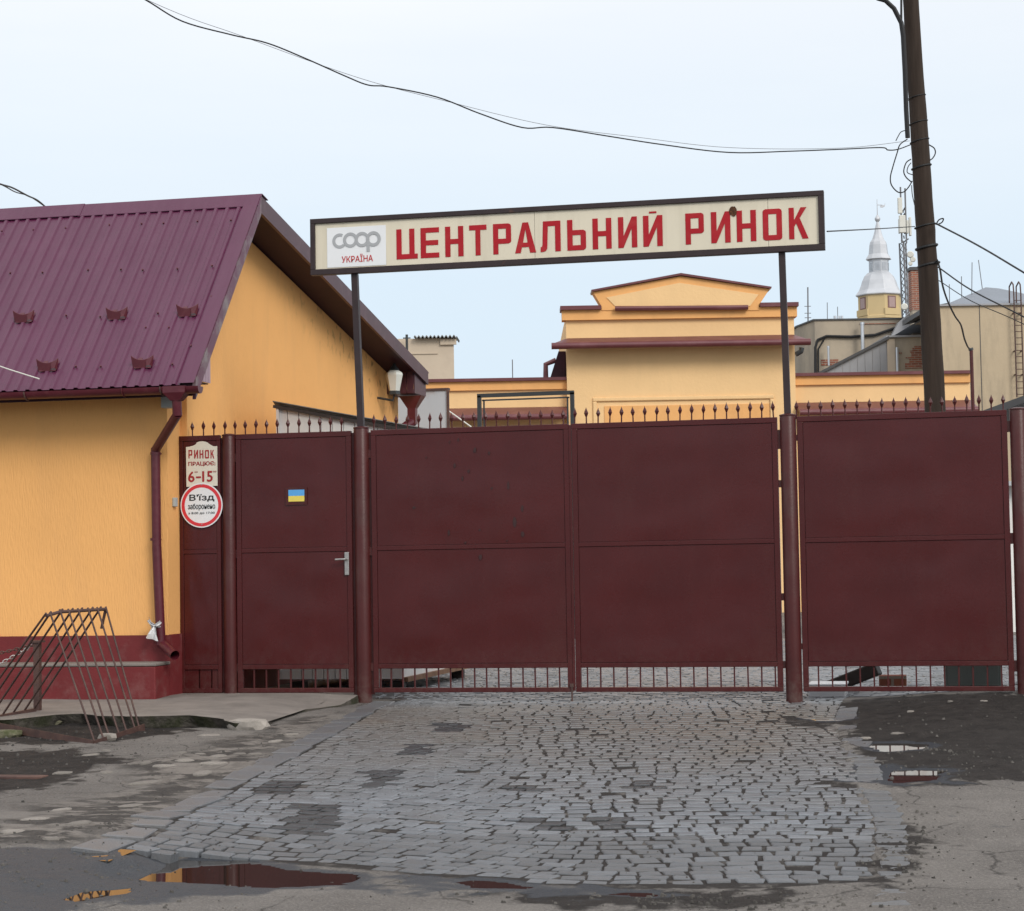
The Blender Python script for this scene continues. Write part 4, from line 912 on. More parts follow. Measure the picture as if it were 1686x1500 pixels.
GLY = {
 'Ц': [[(0,0),(1.17,0),(1.17,t_),(1,t_),(1,1),(1-s,1),(1-s,t_),(s,t_),(s,1),(0,1)]],
 'Е': [[(0,0),(1,0),(1,t_),(s,t_),(s,.5-t_/2),(.95,.5-t_/2),(.95,.5+t_/2),(s,.5+t_/2),(s,1-t_),(1,1-t_),(1,1),(0,1)]],
 'Н': [[(0,0),(s,0),(s,.5-t_/2),(1-s,.5-t_/2),(1-s,0),(1,0),(1,1),(1-s,1),(1-s,.5+t_/2),(s,.5+t_/2),(s,1),(0,1)]],
 'Т': [[(.5-s/2,0),(.5+s/2,0),(.5+s/2,1-t_),(1,1-t_),(1,1),(0,1),(0,1-t_),(.5-s/2,1-t_)]],
 'Р': [[(0,0),(s,0),(s,.34),(1-c1,.34),(1-.03,.34+c2*.45),(1,.34+c2),(1,1-c2),(1-.03,1-c2*.45),(1-c1,1),(0,1)],[(s,.34+t_),(s,1-t_),(1-s,1-t_),(1-s,.34+t_)]],
 'А': [[(-.02,0),(.27,0),(.34,.19),(.70,.19),(.77,0),(1.08,0),(.68,1),(.38,1)],[(.40,.19+t_*.9),(.53,.78),(.64,.19+t_*.9)]],
 'Л': [[(0,0),(.17,0),(.30,.05),(.36,.16),(.36,1-t_),(1.0-s*.1,1-t_),(1.0-s*.1,1-t_),(1.0-s*.1,1-t_)]],
 'Ь': [[(0,0),(1-c1,0),(1-.03,c2*.45),(1,c2),(1,.66-c2),(1-.03,.66-c2*.45),(1-c1,.66),(s,.66),(s,1),(0,1)],[(s,t_),(s,.66-t_),(1-s,.66-t_),(1-s,t_)]],
 'И': [[(0,0),(s*.95,0),(1-s,.62),(1-s,0),(1,0),(1,1),(1-s*.95,1),(s,.38),(s,1),(0,1)]],
 'О': [[(c1,0),(1-c1,0),(1-.03,c2*.45),(1,c2),(1,1-c2),(1-.03,1-c2*.45),(1-c1,1),(c1,1),(.03,1-c2*.45),(0,1-c2),(0,c2),(.03,c2*.45)],[(s,t_),(s,1-t_),(1-s,1-t_),(1-s,t_)]],
 'К': [[(0,0),(s,0),(s,.36),(.36,.43),(.74,0),(1.06,0),(.56,.60),(1.0,1),(.70,1),(s,.62),(s,1),(0,1)]],
}
GLY['Л'] = [[(-.05,0),(.10,0),(.22,.03),(.29,.10),(.30,.2),(.34,1-t_),(1-s,1-t_),(1-s,0),(1,0),(1,1),(.09,1),(.05,.26),(.03,.18),(-.05,.155)]]
GLY['К'] = [[(0,0),(s,0),(s,.385),(.40,.50),(.73,0),(1.06,0),(.60,.66),(.98,1.0),(.66,1.0),(s,.60),(s,1),(0,1)]]
GLY['Й'] = GLY['И'] + [[(.32,1.07),(.70,1.07),(.70,1.13),(.32,1.13)]]
LET = [('Ц',652.8,682.5),('Е',692.6,723),('Н',733,763),('Т',772.7,801.2),('Р',812,841.6),('А',848.5,880),('Л',891.5,923),('Ь',934,964.7),('Н',975.7,1006.8),('И',1017.8,1049),('Й',1059,1091),
       ('Р',1128.7,1159),('И',1170.8,1202.7),('Н',1213,1245),('О',1256,1287.6),('К',1299,1329)]
YLT = YB_-.0025
zb_, zt_ = onY(708, 424.5, YLT)[2], onY(708, 374.8, YLT)[2]
for ch, xa, xb in LET:
    ym = 424.5-(xa-692)*.0503
    X0, X1 = onY(xa, ym-25, YLT)[0], onY(xb, ym-25, YLT)[0]
    flat(GLY[ch], X0, zb_, X1-X0, zt_-zb_, YLT, 'letter', MA['signred'], sign)
# logo plate
A_, B_ = onY(539, 440, YLT), onY(636, 372, YLT)
lx0, lx1 = A_[0], onY(636, 436, YLT)[0]; lz0, lz1 = onY(588, 438.5, YLT)[2], onY(588, 373, YLT)[2]
plate = flat([[(0,0),(1,0),(1,1),(0,1)]], lx0, lz0, lx1-lx0, lz1-lz0, YLT, 'logo_plate', MA['white'], sign)
def ringp(cx, cz, ro, ri, a0=0, a1=360, n=40):
    if a1-a0 >= 360:
        return [[(cx+ro*math.cos(2*math.pi*i/n), cz+ro*math.sin(2*math.pi*i/n)) for i in range(n)], [(cx+ri*math.cos(2*math.pi*i/n), cz+ri*math.sin(2*math.pi*i/n)) for i in range(n)]]
    aa = [RAD(a0+(a1-a0)*i/n) for i in range(n+1)]
    return [[(cx+ro*math.cos(a), cz+ro*math.sin(a)) for a in aa]+[(cx+ri*math.cos(a), cz+ri*math.sin(a)) for a in aa[::-1]]]
YL2 = YLT-.003
def lp(zx, zy):           # crop pixel of the logo to sign coordinates
    p_ = onY(510+zx/3.921, 310+zy/3.921, YL2); return p_[0], p_[2]
RO = .0665; RI = .040
cs = [lp(193, 340), lp(262, 334), lp(338, 330), lp(411, 326)]
flat(ringp(*cs[0], RO, RI, 62, 318), 0, 0, 1, 1, YL2, 'logo_letter', MA['grey_print'], plate)
flat(ringp(*cs[1], RO, RI), 0, 0, 1, 1, YL2-.0008, 'logo_letter', MA['grey_print'], plate)
flat(ringp(*cs[2], RO, RI), 0, 0, 1, 1, YL2-.0016, 'logo_letter', MA['grey_print'], plate)
flat(ringp(*cs[3], RO, RI, -150, 190), 0, 0, 1, 1, YL2-.0024, 'logo_letter', MA['grey_print'], plate)
px_, pz_ = lp(378, 408); pw = .026; flat([[(0,0),(pw,0),(pw,.092),(0,.092)]], px_-pw/2, pz_, 1, 1, YL2-.0032, 'logo_letter', MA['grey_print'], plate)
def text(body, x0, x1, z0, z1, y, m_, parent, bold=.0, name='lettering', th=.0016):
    cu = bpy.data.curves.new(name, 'FONT'); cu.body = body; cu.resolution_u = 4
    o = bpy.data.objects.new(name, cu); COL.objects.link(o); bpy.context.view_layer.update()
    me_ = bpy.data.meshes.new_from_object(o.evaluated_get(bpy.context.evaluated_depsgraph_get()))
    bpy.data.objects.remove(o); bpy.data.curves.remove(cu)
    co = np.array([v.co[:] for v in me_.vertices]); lo, hi = co.min(0), co.max(0); inv = INV[parent.name]
    for v in me_.vertices:
        u = (v.co.x-lo[0])/(hi[0]-lo[0]); q_ = (v.co.y-lo[1])/(hi[1]-lo[1]); v.co = inv @ Vector((x0+u*(x1-x0), y, z0+q_*(z1-z0)))
    if bold:                                      # thicken: sideways and upright copies of the glyph faces, each a hair further out
        bm = bmesh.new(); bm.from_mesh(me_); d_ = bold*(z1-z0)*1.3; src = list(bm.faces)
        for q_, (dx, dz) in enumerate(((d_, 0), (-d_, 0), (0, d_*.8), (0, -d_*.8))):
            g = bmesh.ops.duplicate(bm, geom=src); vs_ = [v for v in g['geom'] if isinstance(v, bmesh.types.BMVert)]
            bmesh.ops.translate(bm, verts=vs_, vec=(dx, -.0003*(q_+1), dz))
        bm.to_mesh(me_); bm.free()
    me_.materials.clear(); me_.materials.append(m_); me_.name = name
    o = bpy.data.objects.new(name, me_); COL.objects.link(o); o.parent = parent; INV[o.name] = inv; return o
a_, c_ = lp(207, 474), lp(407, 432); text('УКРАЇНА', a_[0], c_[0], lp(307, 475)[1], lp(307, 424)[1], YL2, MA['redprint'], plate, .012)
# rust hole in the board
rh = lp(0, 0); cxh, czh = onY(940+1047/3.921, 310+148/3.921, YLT)[0], onY(940+1047/3.921, 310+148/3.921, YLT)[2]
rr = random.Random(3); flat([[(cxh+(.030+.010*rr.random())*math.cos(2*math.pi*i/18)*.95, czh+(.036+.012*rr.random())*math.sin(2*math.pi*i/18)) for i in range(18)]], 0, 0, 1, 1, YLT-.003, 'rust_hole', MA['rusthole'], sign)

# ------------------------------------------------------------------ small signs on the fixed panel, sticker on the door
YH = -.028
hs_ = thing('hours_board', (onY(332, 800, YH)[0], YH, onY(332, 800, YH)[2]), 'cream opening hours board with a curved top and red lettering on the narrow panel', 'sign')
def hp2(zx, zy, Y=YH): p_ = onY(280+zx/7.5, 700+zy/7.5, Y); return (p_[0], p_[2])
b = MB(); oc = [hp2(*q_) for q_ in [(203,762),(586,748),(581,258),(555,262),(525,258),(495,240),(462,215),(430,203),(395,199),(360,203),(330,214),(318,236),(290,252),(240,266),(196,270)]]
b.ext([(x, YH, z) for x, z in oc], (0, .004, 0)); b.build('board', MA['cream2'], hs_)
YH2 = YH-.0015
def tx(body, x0, y0, x1, y1, par, m_, bold=0., Y=YH2):
    a_, c_ = hp2(x0, y1, Y), hp2(x1, y0, Y); text(body, a_[0], c_[0], a_[1], c_[1], Y, m_, par, bold)
for ch, xa, xb in (('Р', 228, 274), ('И', 297, 346), ('Н', 364, 412), ('О', 432, 480), ('К', 500, 543)):
    a_, c_ = hp2(xa, 412, YH2), hp2(xb, 306, YH2); flat(GLY[ch], a_[0], a_[1], c_[0]-a_[0], c_[1]-a_[1], YH2, 'lettering', MA['darkred'], hs_, .001)
tx('ПРАЦЮЄ:', 228, 445, 558, 512, hs_, MA['darkred'], .03)
tx('6', 228, 575, 298, 702, hs_, MA['darkred'], .03); tx('-', 320, 632, 382, 655, hs_, MA['darkred'], .02); tx('15', 402, 568, 522, 698, hs_, MA['darkred'], .03)
tx('oo', 303, 570, 342, 588, hs_, MA['darkred'], .02); tx('oo', 530, 564, 572, 582, hs_, MA['darkred'], .02)
YN = -.034
ne = thing('no_entry_sign', (onY(332, 868, YN)[0], YN, onY(332, 868, YN)[2]), 'round white entry ban sign with a red ring and black lettering on the narrow panel', 'sign')
cc = hp2(388, 990, YN); rad = (hp2(648, 990, YN)[0]-hp2(128, 990, YN)[0])/2
b = MB(); b.ext([(cc[0]+rad*math.cos(2*math.pi*i/48), YN, cc[1]+rad*math.sin(2*math.pi*i/48)) for i in range(48)], (0, .003, 0)); b.build('disc', MA['white'], ne)
flat(ringp(*cc, rad*.945, rad*.80, n=48), 0, 0, 1, 1, YN-.001, 'red_ring', MA['signalred'], ne, .001)
YN2 = YN-.0015
for bd, x0, y0, x1, y1, bo in (("В'їзд", 240, 850, 545, 948, .022), ('заборонено', 222, 962, 556, 1058, .012), ('з 8:00 до 17:00', 226, 1068, 552, 1106, .012)): tx(bd, x0, y0, x1, y1, ne, MA['black'], bo, YN2)
for zx, zy in ((388, 736), (392, 1228)):
    c_ = hp2(zx, zy, YN-.002); b = MB(); b.tube([(c_[0], YN-.0045, c_[1]), (c_[0], YN, c_[1])], .005, 8); b.build('rivet', MA['steel'], ne)
stx = thing('flag_sticker', (onY(488, 826, -.024)[0], -.024, onY(488, 826, -.024)[2]), 'small blue and yellow flag sticker on the pedestrian door', 'sticker')
u0, u1, um = onY(475, 826, -.024), onY(501, 806, -.024), onY(488, 816.5, -.024)
b = MB(); b.box(u0[0], u1[0], -.0245, -.0235, um[2]+.0003, u1[2]); b.build('blue_half', MA['blue'], stx)
b = MB(); b.box(u0[0], u1[0], -.0245, -.0235, u0[2], um[2]); b.build('yellow_half', MA['yellow'], stx)

# dark spots and runs on the left gate leaf
b = MB(); rr = random.Random(8)
for zx, zy, w_, h_ in [(688,308,10,18),(752,292,12,26),(876,370,22,38),(982,390,16,24),(724,484,18,32),(830,526,18,24),(783,582,14,40),(1126,636,16,58),(1002,656,16,18),(1230,808,20,48),(1174,908,26,74),(1234,1000,24,40),(680,990,14,50),(420,800,30,16),(918,1172,24,40),(512,425,10,12),(912,968,14,14),(805,1062,18,14),(1116,1050,12,10)]:
    c_ = onY(590+zx/4.557, 660+zy/4.557, -.018); n = 10
    b.add([(c_[0]+w_/4.557/190/2*math.cos(2*math.pi*i/n)*(.8+.4*rr.random()), -.0215, c_[2]+h_/4.557/190/2*math.sin(2*math.pi*i/n)*(.8+.4*rr.random())) for i in range(n)], [tuple(range(n))])
MA['spot'] = mat('dark_splash', (.035, .012, .012), .5, .4); b.build('paint_spots', MA['spot'], t3, kind='stuff')

# ------------------------------------------------------------------ bicycle rack, iron post with chains
rk = thing('bicycle_rack', (-1.6, -2.0, -.12), 'rusty A-shaped bicycle rack of thin bars standing left of the drive', 'bicycle rack')
Yn, Yfar = -2.95, -2.15
cn = onY(155, 1225, Yn); cf = onY(238, 1197, Yfar); ln = onY(-45, 1188, -2.25); lf = onY(58, 1169, -1.6)
tn = onY(76, 1014, Yn+.12); tf = onY(174, 1003, Yfar+.0)
cn[2] += .0; b = MB(); b.bar(cn, cf, .006, .05); b.bar(cn+np.array([0, 0, -.025]), cf+np.array([0, 0, -.025]), .045, .006); b.build('base_rail', MA['rust'], rk)
b = MB(); b.bar(ln+np.array([.02, 0, 0]), lf, .03, .03); b.build('base_rail', MA['rust'], rk)
b = MB(); b.bar(ln, cn+np.array([-.006, 0, 0]), .006, .055); b.bar(ln+np.array([0, .02, -.027]), cn+np.array([-.006, .02, -.027]), .045, .006); b.build('base_angle', MA['rust'], rk)
kink = tn+(tf-tn)*.22+np.array([0, 0, .018])
b = MB(); b.tube([tn, kink, tf], .013, 8); b.build('top_rail', MA['rust'], rk)
def tpp(t):
    return tn+(kink-tn)*(t/.22) if t < .22 else kink+(tf-kink)*((t-.22)/.78)
bots = [.0, .18, .30, .50, .66, .84, .93]; tops = [.06, .22, .36, .52, .69, .85, 1.0]
for tb, tt in zip(bots, tops):
    b = MB(); b.tube([tpp(tt)+np.array([0, 0, .02]), cn+(cf-cn)*(tb*.94+.02)], .0075, 7); b.build('bar', MA['rust'], rk, sm=True)
bl = [-.06, .10, .27, .47, .64, .82, .98]; tl = [.0, .08, .27, .44, .60, .78, .92]
for tb, tt in zip(bl, tl):
    b = MB(); b.tube([tpp(tt)+np.array([0, 0, .02]), ln+(lf-ln)*tb+np.array([0, 0, .01])], .0085, 7); b.build('bar', MA['rust'], rk, sm=True)
b = MB(); b.bar(tf, onY(167, 1035, Yfar+.02), .022, .01); b.build('stay', MA['rust'], rk)
def bollard(x, y, z0, z1, lab):
    t = thing('iron_post', (x, y, z0), lab, 'post', 'chained iron posts')
    b = MB(); b.box(x-.025, x+.025, y-.025, y+.025, z0-.2, z1); b.build('shaft', MA['rust'], t); b = MB(); b.box(x-.05, x+.05, y-.04, y+.04, z1+.0005, z1+.018); b.build('cap', MA['rust'], t); return t
q = onY(62, 1174, -1.52); qz = onY(62, 1058, -1.52)[2]; bollard(q[0], -1.52, q[2], qz, 'short rusty iron post with a flat cap behind the bicycle rack')
def chain(a_, c_, sag, lab, m_, r=.0045, pitch=.030):
    pts = [np.array(a_)+(np.array(c_)-np.array(a_))*t+np.array([0, 0, -sag*4*t*(1-t)]) for t in np.linspace(0, 1, max(6, int(np.linalg.norm(np.array(c_)-np.array(a_))/pitch)))]
    b = MB()
    for i in range(len(pts)-1):
        p_ = pts[i]; d_ = pts[i+1]-pts[i]; L_ = np.linalg.norm(d_); d_ = d_/L_; u = np.cross(d_, [0, 0, 1]); u /= np.linalg.norm(u); v = np.cross(u, d_); s_ = u if i % 2 else v
        ring_ = [p_+d_*(L_*.5+L_*.72*math.cos(a))+s_*.011*math.sin(a) for a in np.linspace(0, 2*math.pi, 9)]
        b.tube(ring_, r, 5, caps=False)
    b.build('chain', m_, None, lab, 'chain', 'chains on the iron post')
pt = np.array([q[0], -1.52, qz-.01])
chain(pt+np.array([-.03, -.02, .0]), onY(-120, 1075, -1.6), .06, 'brown rusty chain running left from the iron post', MA['rust'])
chain(pt+np.array([-.03, .02, -.0]), onY(-120, 1150, -2.0), .02, 'bright chain hanging down to the left from the iron post', MA['steel'], .0035)

# ------------------------------------------------------------------ behind the gate: kiosk, shed, frame, debris
YK = 1.2
k0, k1 = onY(460, 1119, YK), onY(665, 1117, YK); kt0, kt1 = onY(455, 664, YK), onY(690, 706, YK)
kio = thing('market_kiosk', ((k0[0]+k1[0])/2, YK+1.4, 0), 'white metal sided kiosk with a sloping grey sheet roof behind the pedestrian door', 'kiosk')
zk = .125
def kz(x): return kt0[2]+(kt1[2]-kt0[2])*(x-kt0[0])/(kt1[0]-kt0[0])
nb = 11
for i in range(nb):
    xa = k0[0]+(k1[0]-k0[0])*i/nb; xb = k0[0]+(k1[0]-k0[0])*(i+1)/nb-.008
    b = MB(); b.ext([(xa, YK, zk), (xb, YK, zk), (xb, YK, kz(xb)-.04), (xa, YK, kz(xa)-.04)], (0, .02, 0)); b.build('siding_board', MA['kiosk'], kio)
b = MB(); b.ext([(k0[0], YK+.021, zk), (k1[0]-.01, YK+.021, zk), (k1[0]-.01, YK+.021, kz(k1[0])-.05), (k0[0], YK+.021, kz(k0[0])-.05)], (0, 2.6, 0)); b.build('body', MA['kiosk'], kio)
b = MB(); b.box(k1[0]-.03, k1[0]+.035, YK+.02, YK+2.62, zk-.03, zk+.012); b.build('base_rail', MA['wood'], kio, 'rusty lower edge beam')
for y_ in (YK+.15, YK+2.4):
    for x_ in (k0[0]+.15, k1[0]-.1):
        b = MB(); b.box(x_-.06, x_+.06, y_-.06, y_+.06, -.05, zk-.031); b.build('support_block', MA['darkwood'], kio)
b = MB(); nw = 80; L_ = kt1[0]-kt0[0]+.12
for j in range(2):
    for i in range(nw+1):
        yy = YK-.05+i/nw*2.8; dzz = .018*math.cos(i*1.25)
        for xx in (kt0[0]-.02, kt1[0]+.1): b.v.append((xx, yy, kz(xx)+dzz-.008*j))
for i in range(nw):
    o = i*2; s_ = (nw+1)*2; b.f += [(o, o+1, o+3, o+2), (s_+o, s_+o+2, s_+o+3, s_+o+1), (o, o+2, s_+o+2, s_+o), (o+1, s_+o+1, s_+o+3, o+3)]
b.f += [(0, s_, s_+1, 1)]
b.build('roof', MA['fibre'], kio)
b = MB(); b.bar((kt0[0]-.02, YK-.03, kz(kt0[0]-.02)-.035), (kt1[0]+.1, YK-.03, kz(kt1[0]+.1)-.035), .02, .03); b.build('roof_batten', MA['darkwood'], kio)
b = MB(); b.bar((kt0[0]+.02, YK-.02, .2), (kt0[0]+.02, YK-.02, kz(kt0[0])-.05), .025, .025); b.build('corner_trim', MA['kiosk'], kio)

s0, s1 = onY(640, 646, 8.6), onY(737, 700, 8.6)
sh = thing('metal_screen', ((s0[0]+s1[0])/2, 8.63, 0), 'plain grey sheet metal screen with rusty edges beside the rear of the yellow house', 'screen')
b = MB(); b.box(s0[0], s1[0], 8.6, 8.66, 0, s0[2]); b.build('sheet', MA['greymetal'], sh); b = MB(); b.box(s0[0]-.02, s1[0]+.02, 8.58, 8.68, s0[2]+.0005, s0[2]+.03); b.build('roof_edge', MA['rust'], sh)
b = MB(); b.bar((s1[0]+.012, 8.59, 0), (s1[0]+.012, 8.59, s0[2]), .03, .03, (0, 1, 0)); b.build('corner_angle', MA['rust'], sh)
YFm = 14.0
f0, f1 = onY(789, 650, YFm), onY(942, 648, YFm)
fr = thing('banner_frame', ((f0[0]+f1[0])/2, YFm, 0), 'empty black steel banner frame standing in the yard', 'frame')
zt = (f0[2]+f1[2])/2
for off, r_ in ((0, .03), (.075, .012)):
    b = MB(); b.bar((f0[0]+off, YFm, 0 if off == 0 else .4), (f0[0]+off, YFm, zt-off), r_*2, r_*2, (0, 1, 0)); b.build('upright', MA['frame'], fr)
    b = MB(); b.bar((f1[0]-off, YFm, 0 if off == 0 else .4), (f1[0]-off, YFm, zt-off), r_*2, r_*2, (0, 1, 0)); b.build('upright', MA['frame'], fr)
    b = MB(); b.bar((f0[0]+off-.03, YFm, zt-off+.0), (f1[0]-off+.03, YFm, zt-off), r_*2, r_*2); b.build('crossbar', MA['frame'], fr)
b = MB(); b.tube([onY(738, 676, 13.5), onY(776, 703, 13.5)], .012, 6); b.build('stay_wire', MA['aerial'], fr)

p_ = onZ(1350, 1155, .0); b = MB(); b.box(p_[0]-.14, p_[0]+.17, .55, .95, -.02, .085); wb = thing('white_crate', (p_[0], .75, 0), 'white foam box lying under the right gate leaf beside the post', 'box')
b.build('body', MA['white'], wb, bevel=.01); b = MB(); b.box(p_[0]-.15, p_[0]+.18, .54, .96, .0855, .105); b.build('lid', MA['white'], wb, bevel=.008)
p_ = onZ(1415, 1128, .05); b = MB(); c_ = onY(1415, 1120, 1.3); b.bar((c_[0]-.28, 1.35, .02), (c_[0]+.17, 1.25, .20), .14, .12); b.build('dark_timber', MA['darkwood'], None, 'dark wet timber baulk lying behind the right gate leaf', 'timber', bevel=.012)
c_ = onY(1470, 1121, 1.5); b = MB(); b.box(c_[0]-.12, c_[0]+.12, 1.44, 1.58, .02, .125); b.build('loose_brick', MA['brick'], None, 'loose reddish block beside the dark timber behind the right gate leaf', 'brick', bevel=.01)
c0, c1 = onY(1556, 1100, 1.0), onY(1648, 1100, 1.0); cb = thing('steel_cabinet', ((c0[0]+c1[0])/2, 1.2, 0), 'grey green cabinet seen through the bars at the right end of the gate', 'cabinet')
b = MB(); b.box(c0[0], c1[0], 1.0, 1.45, .03, .95); b.build('body', MA['cabinet'], cb, bevel=.01); b = MB(); b.box(c0[0]+.02, c1[0]-.02, .985, .9995, .06, .92); b.build('door', MA['cabinet'], cb, bevel=.004)
DW = 31.0
wl_, wr_ = lat_z(1366, 800, DW)[0], lat_z(1800, 800, DW)[0]
stl = thing('market_stall', far((wl_+wr_)/2, DW+1, 0), 'long white market stall glimpsed through the slit beside the last gate post', 'stall', rz=YAW)
b = MB(); b.fbox(wl_, wr_, DW, DW+2, 0, 2.25); b.build('body', MA['kiosk'], stl); b = MB(); b.fbox(wl_-.1, wr_+.1, DW-.3, DW+2.1, 2.2505, 2.32); b.build('roof', MA['greymetal'], stl)
# lean-to roof and boundary wall at the right edge
l0, l1 = onY(1618, 676, 3.5), onY(1700, 646, 3.5)
lt = thing('lean_to', (6.4, 4.5, 0), 'dark sheet lean-to roof rising behind the right end of the gate', 'shed')
sv = (l1-l0); b = MB(); b.ext([l0, l0+sv*3, l0+sv*3+np.array([0, 0, -.07]), l0+np.array([0, 0, -.07])], (0, 2.5, 0)); b.build('roof', MA['darktin'], lt)
b = MB(); b.box(l0[0]+1.2, l0[0]+1.28, 3.6, 3.68, 0, l0[2]+.1); b.build('prop', MA['darkwood'], lt); b = MB(); b.box(l0[0]+.5, l0[0]+.56, 5.7, 5.76, 0, l0[2]); b.build('prop', MA['darkwood'], lt)
b = MB(); b.box(5.685, 9.5, .0, .22, -.1, 2.18); b.build('boundary_wall', MA['roughwall'], None, 'rough grey boundary wall continuing right of the last gate post', 'wall', bevel=.01)

# ------------------------------------------------------------------ market hall
DH = 45.0
def fz(px, py, D=DH): return lat_z(px, py, D)
hall = thing('market_hall', far(fz(1120, 600)[0], DH+3, 0), 'yellow market hall with a stepped pediment and maroon eaves behind the gate', 'building', rz=YAW)
cl, cr = fz(933, 600)[0], fz(1309, 600)[0]; z_p = fz(1120, 516)[1]; z_c = fz(1120, 524)[1]
b = MB(); b.fbox(cl, cr, DH, DH+7, 0, z_p); b.build('wall', MA['hall'], hall)
wl0, wr1 = fz(560, 630)[0], fz(1601, 630)[0]; zw1 = fz(820, 625)[1]; zw2 = fz(1450, 618)[1]
zw = (zw1+zw2)/2
zwb = fz(1120, 636)[1]
for a_, c_, nm in ((wl0, cl-.001, 'left'), (cr+.001, wr1, 'right')):
    b = MB(); b.fbox(a_, c_, DH+.25, DH+6.5, 0, zw); b.build('wing_wall', MA['hall'], hall)
    b = MB(); b.fbox(a_, c_, DH+.18, DH+.2495, zwb, zw-.0005); b.build('wing_band', MA['hallband'], hall)
    b = MB(); b.fbox(a_-.04, c_, DH+.10, DH+6.6, zw+.0005, zw+.07); b.build('wing_coping', MA['halltrim'], hall)
    zc = fz(1120, 681)[1]; b = MB(); b.add([far(a_, DH+.24, zc+.22), far(c_, DH+.24, zc+.22), far(c_, DH-.5, zc), far(a_, DH-.5, zc), far(a_, DH+.24, zc+.17), far(c_, DH+.24, zc+.17), far(c_, DH-.5, zc-.05), far(a_, DH-.5, zc-.05)], [(0,1,2,3),(7,6,5,4),(3,2,6,7),(0,4,5,1),(1,5,6,2),(0,3,7,4)])
    b.build('canopy', MA['halltrim'], hall)
    b = MB(); b.tube([far(a_, DH-.55, zc-.06), far(c_, DH-.55, zc-.06)], .07, 10); b.build('canopy_gutter', MA['halltrim'], hall, sm=True)
zb1 = fz(1120, 525)[1]
b = MB(); b.fbox(cl-.09, cr+.06, DH-.10, DH+.3, zb1, z_p+.10); b.build('parapet_band', MA['hallband'], hall)
for a_, c_ in ((922, 989), (1250, 1313)):
    b = MB(); b.fbox(fz(a_, 500)[0], fz(c_, 500)[0], DH-.2, DH+.4, z_p+.1005, z_p+.19); b.build('parapet_coping', MA['halltrim'], hall)
def hpnt(px, py, D): l_, z_ = fz(px, py); return far(l_, D, z_)
outer = [(976,482),(1120,456),(1266,477),(1249,503),(1249,512),(990,512),(990,505)]; inner = [(998,491),(1118,467),(1248,486),(1234,505),(1012,505)]
b = MB(); b.ext([hpnt(*q_, DH-.12) for q_ in outer], HF*.5); b.build('pediment', MA['hallband'], hall)
b = MB(); b.ext([hpnt(*q_, DH-.135) for q_ in inner], HF*.0145); b.build('tympanum', MA['hall'], hall)
for q_ in ([(974,482),(1120,455),(1120,451.5),(973,479)], [(1120,455),(1268,477),(1269,474),(1120,451.5)]):
    b = MB(); b.ext([hpnt(*u, DH-.2) for u in q_], HF*.65); b.build('pediment_coping', MA['halltrim'], hall)
u0, u1 = fz(1012, 510), fz(1230, 508); b = MB(); b.tube([far(u0[0], DH-.2, u0[1]), far(u1[0], DH-.2, u1[1])], .055, 8); b.build('pediment_gutter', MA['halltrim'], hall, sm=True)
ze0, ze1 = fz(1120, 554)[1], fz(1120, 567)[1]
b = MB(); P8 = [(cl+.02, DH-.001, ze0), (cr-.02, DH-.001, ze0), (fz(1334, 563, DH-.5)[0], DH-.5, ze1), (fz(908, 571, DH-.5)[0], DH-.5, ze1)]
b.add([far(*u) for u in P8]+[far(u[0], u[1], u[2]-.06) for u in P8], [(0,1,2,3),(7,6,5,4),(3,2,6,7),(0,4,5,1),(1,5,6,2),(0,3,7,4)]); b.build('eave_canopy', MA['halltrim'], hall)
b = MB(); b.tube([far(P8[3][0], DH-.54, ze1-.05), far(P8[2][0], DH-.54, ze1-.05)], .075, 10); b.build('eave_gutter', MA['halltrim'], hall, sm=True)
b = MB(); b.tube([hpnt(909, 577, DH+.4), hpnt(916, 590, DH+.4), hpnt(899, 597, DH+.4), hpnt(899, 620, DH+.4)][1:], .06, 8); b.build('eave_pipe', MA['halltrim'], hall)
b = MB(); b.ext([hpnt(920, 576, DH+.3), hpnt(932, 576, DH+.3), hpnt(932, 621, DH+.3), hpnt(906, 621, DH+.3)], HF*2.5); b.build('side_soffit', MA['soffit'], hall)
b = MB(); b.tube([hpnt(1322, 571, DH+.2), hpnt(1321, 577, DH+.2), hpnt(1312, 582, DH+.2)], .06, 8); b.build('eave_pipe', MA['frame'], hall)
m0, m1 = fz(976, 657), fz(1274, 655); 
for q_ in ((m0[0], m1[0], m0[1]-.06, m0[1]+.03), (m0[0], m0[0]+.09, .3, m0[1]-.0605), (m1[0]-.09, m1[0], .3, m0[1]-.0605)):
    b = MB(); b.fbox(q_[0], q_[1], DH-.05, DH-.0005, q_[2], q_[3]); b.build('moulding', MA['hall'], hall, bevel=.02)
i0, i1 = fz(995, 669), fz(1266, 667); b = MB(); b.fbox(i0[0], i1[0], DH-.02, DH-.0006, .5, i0[1]); b.build('inset_panel', MA['hallband'], hall)

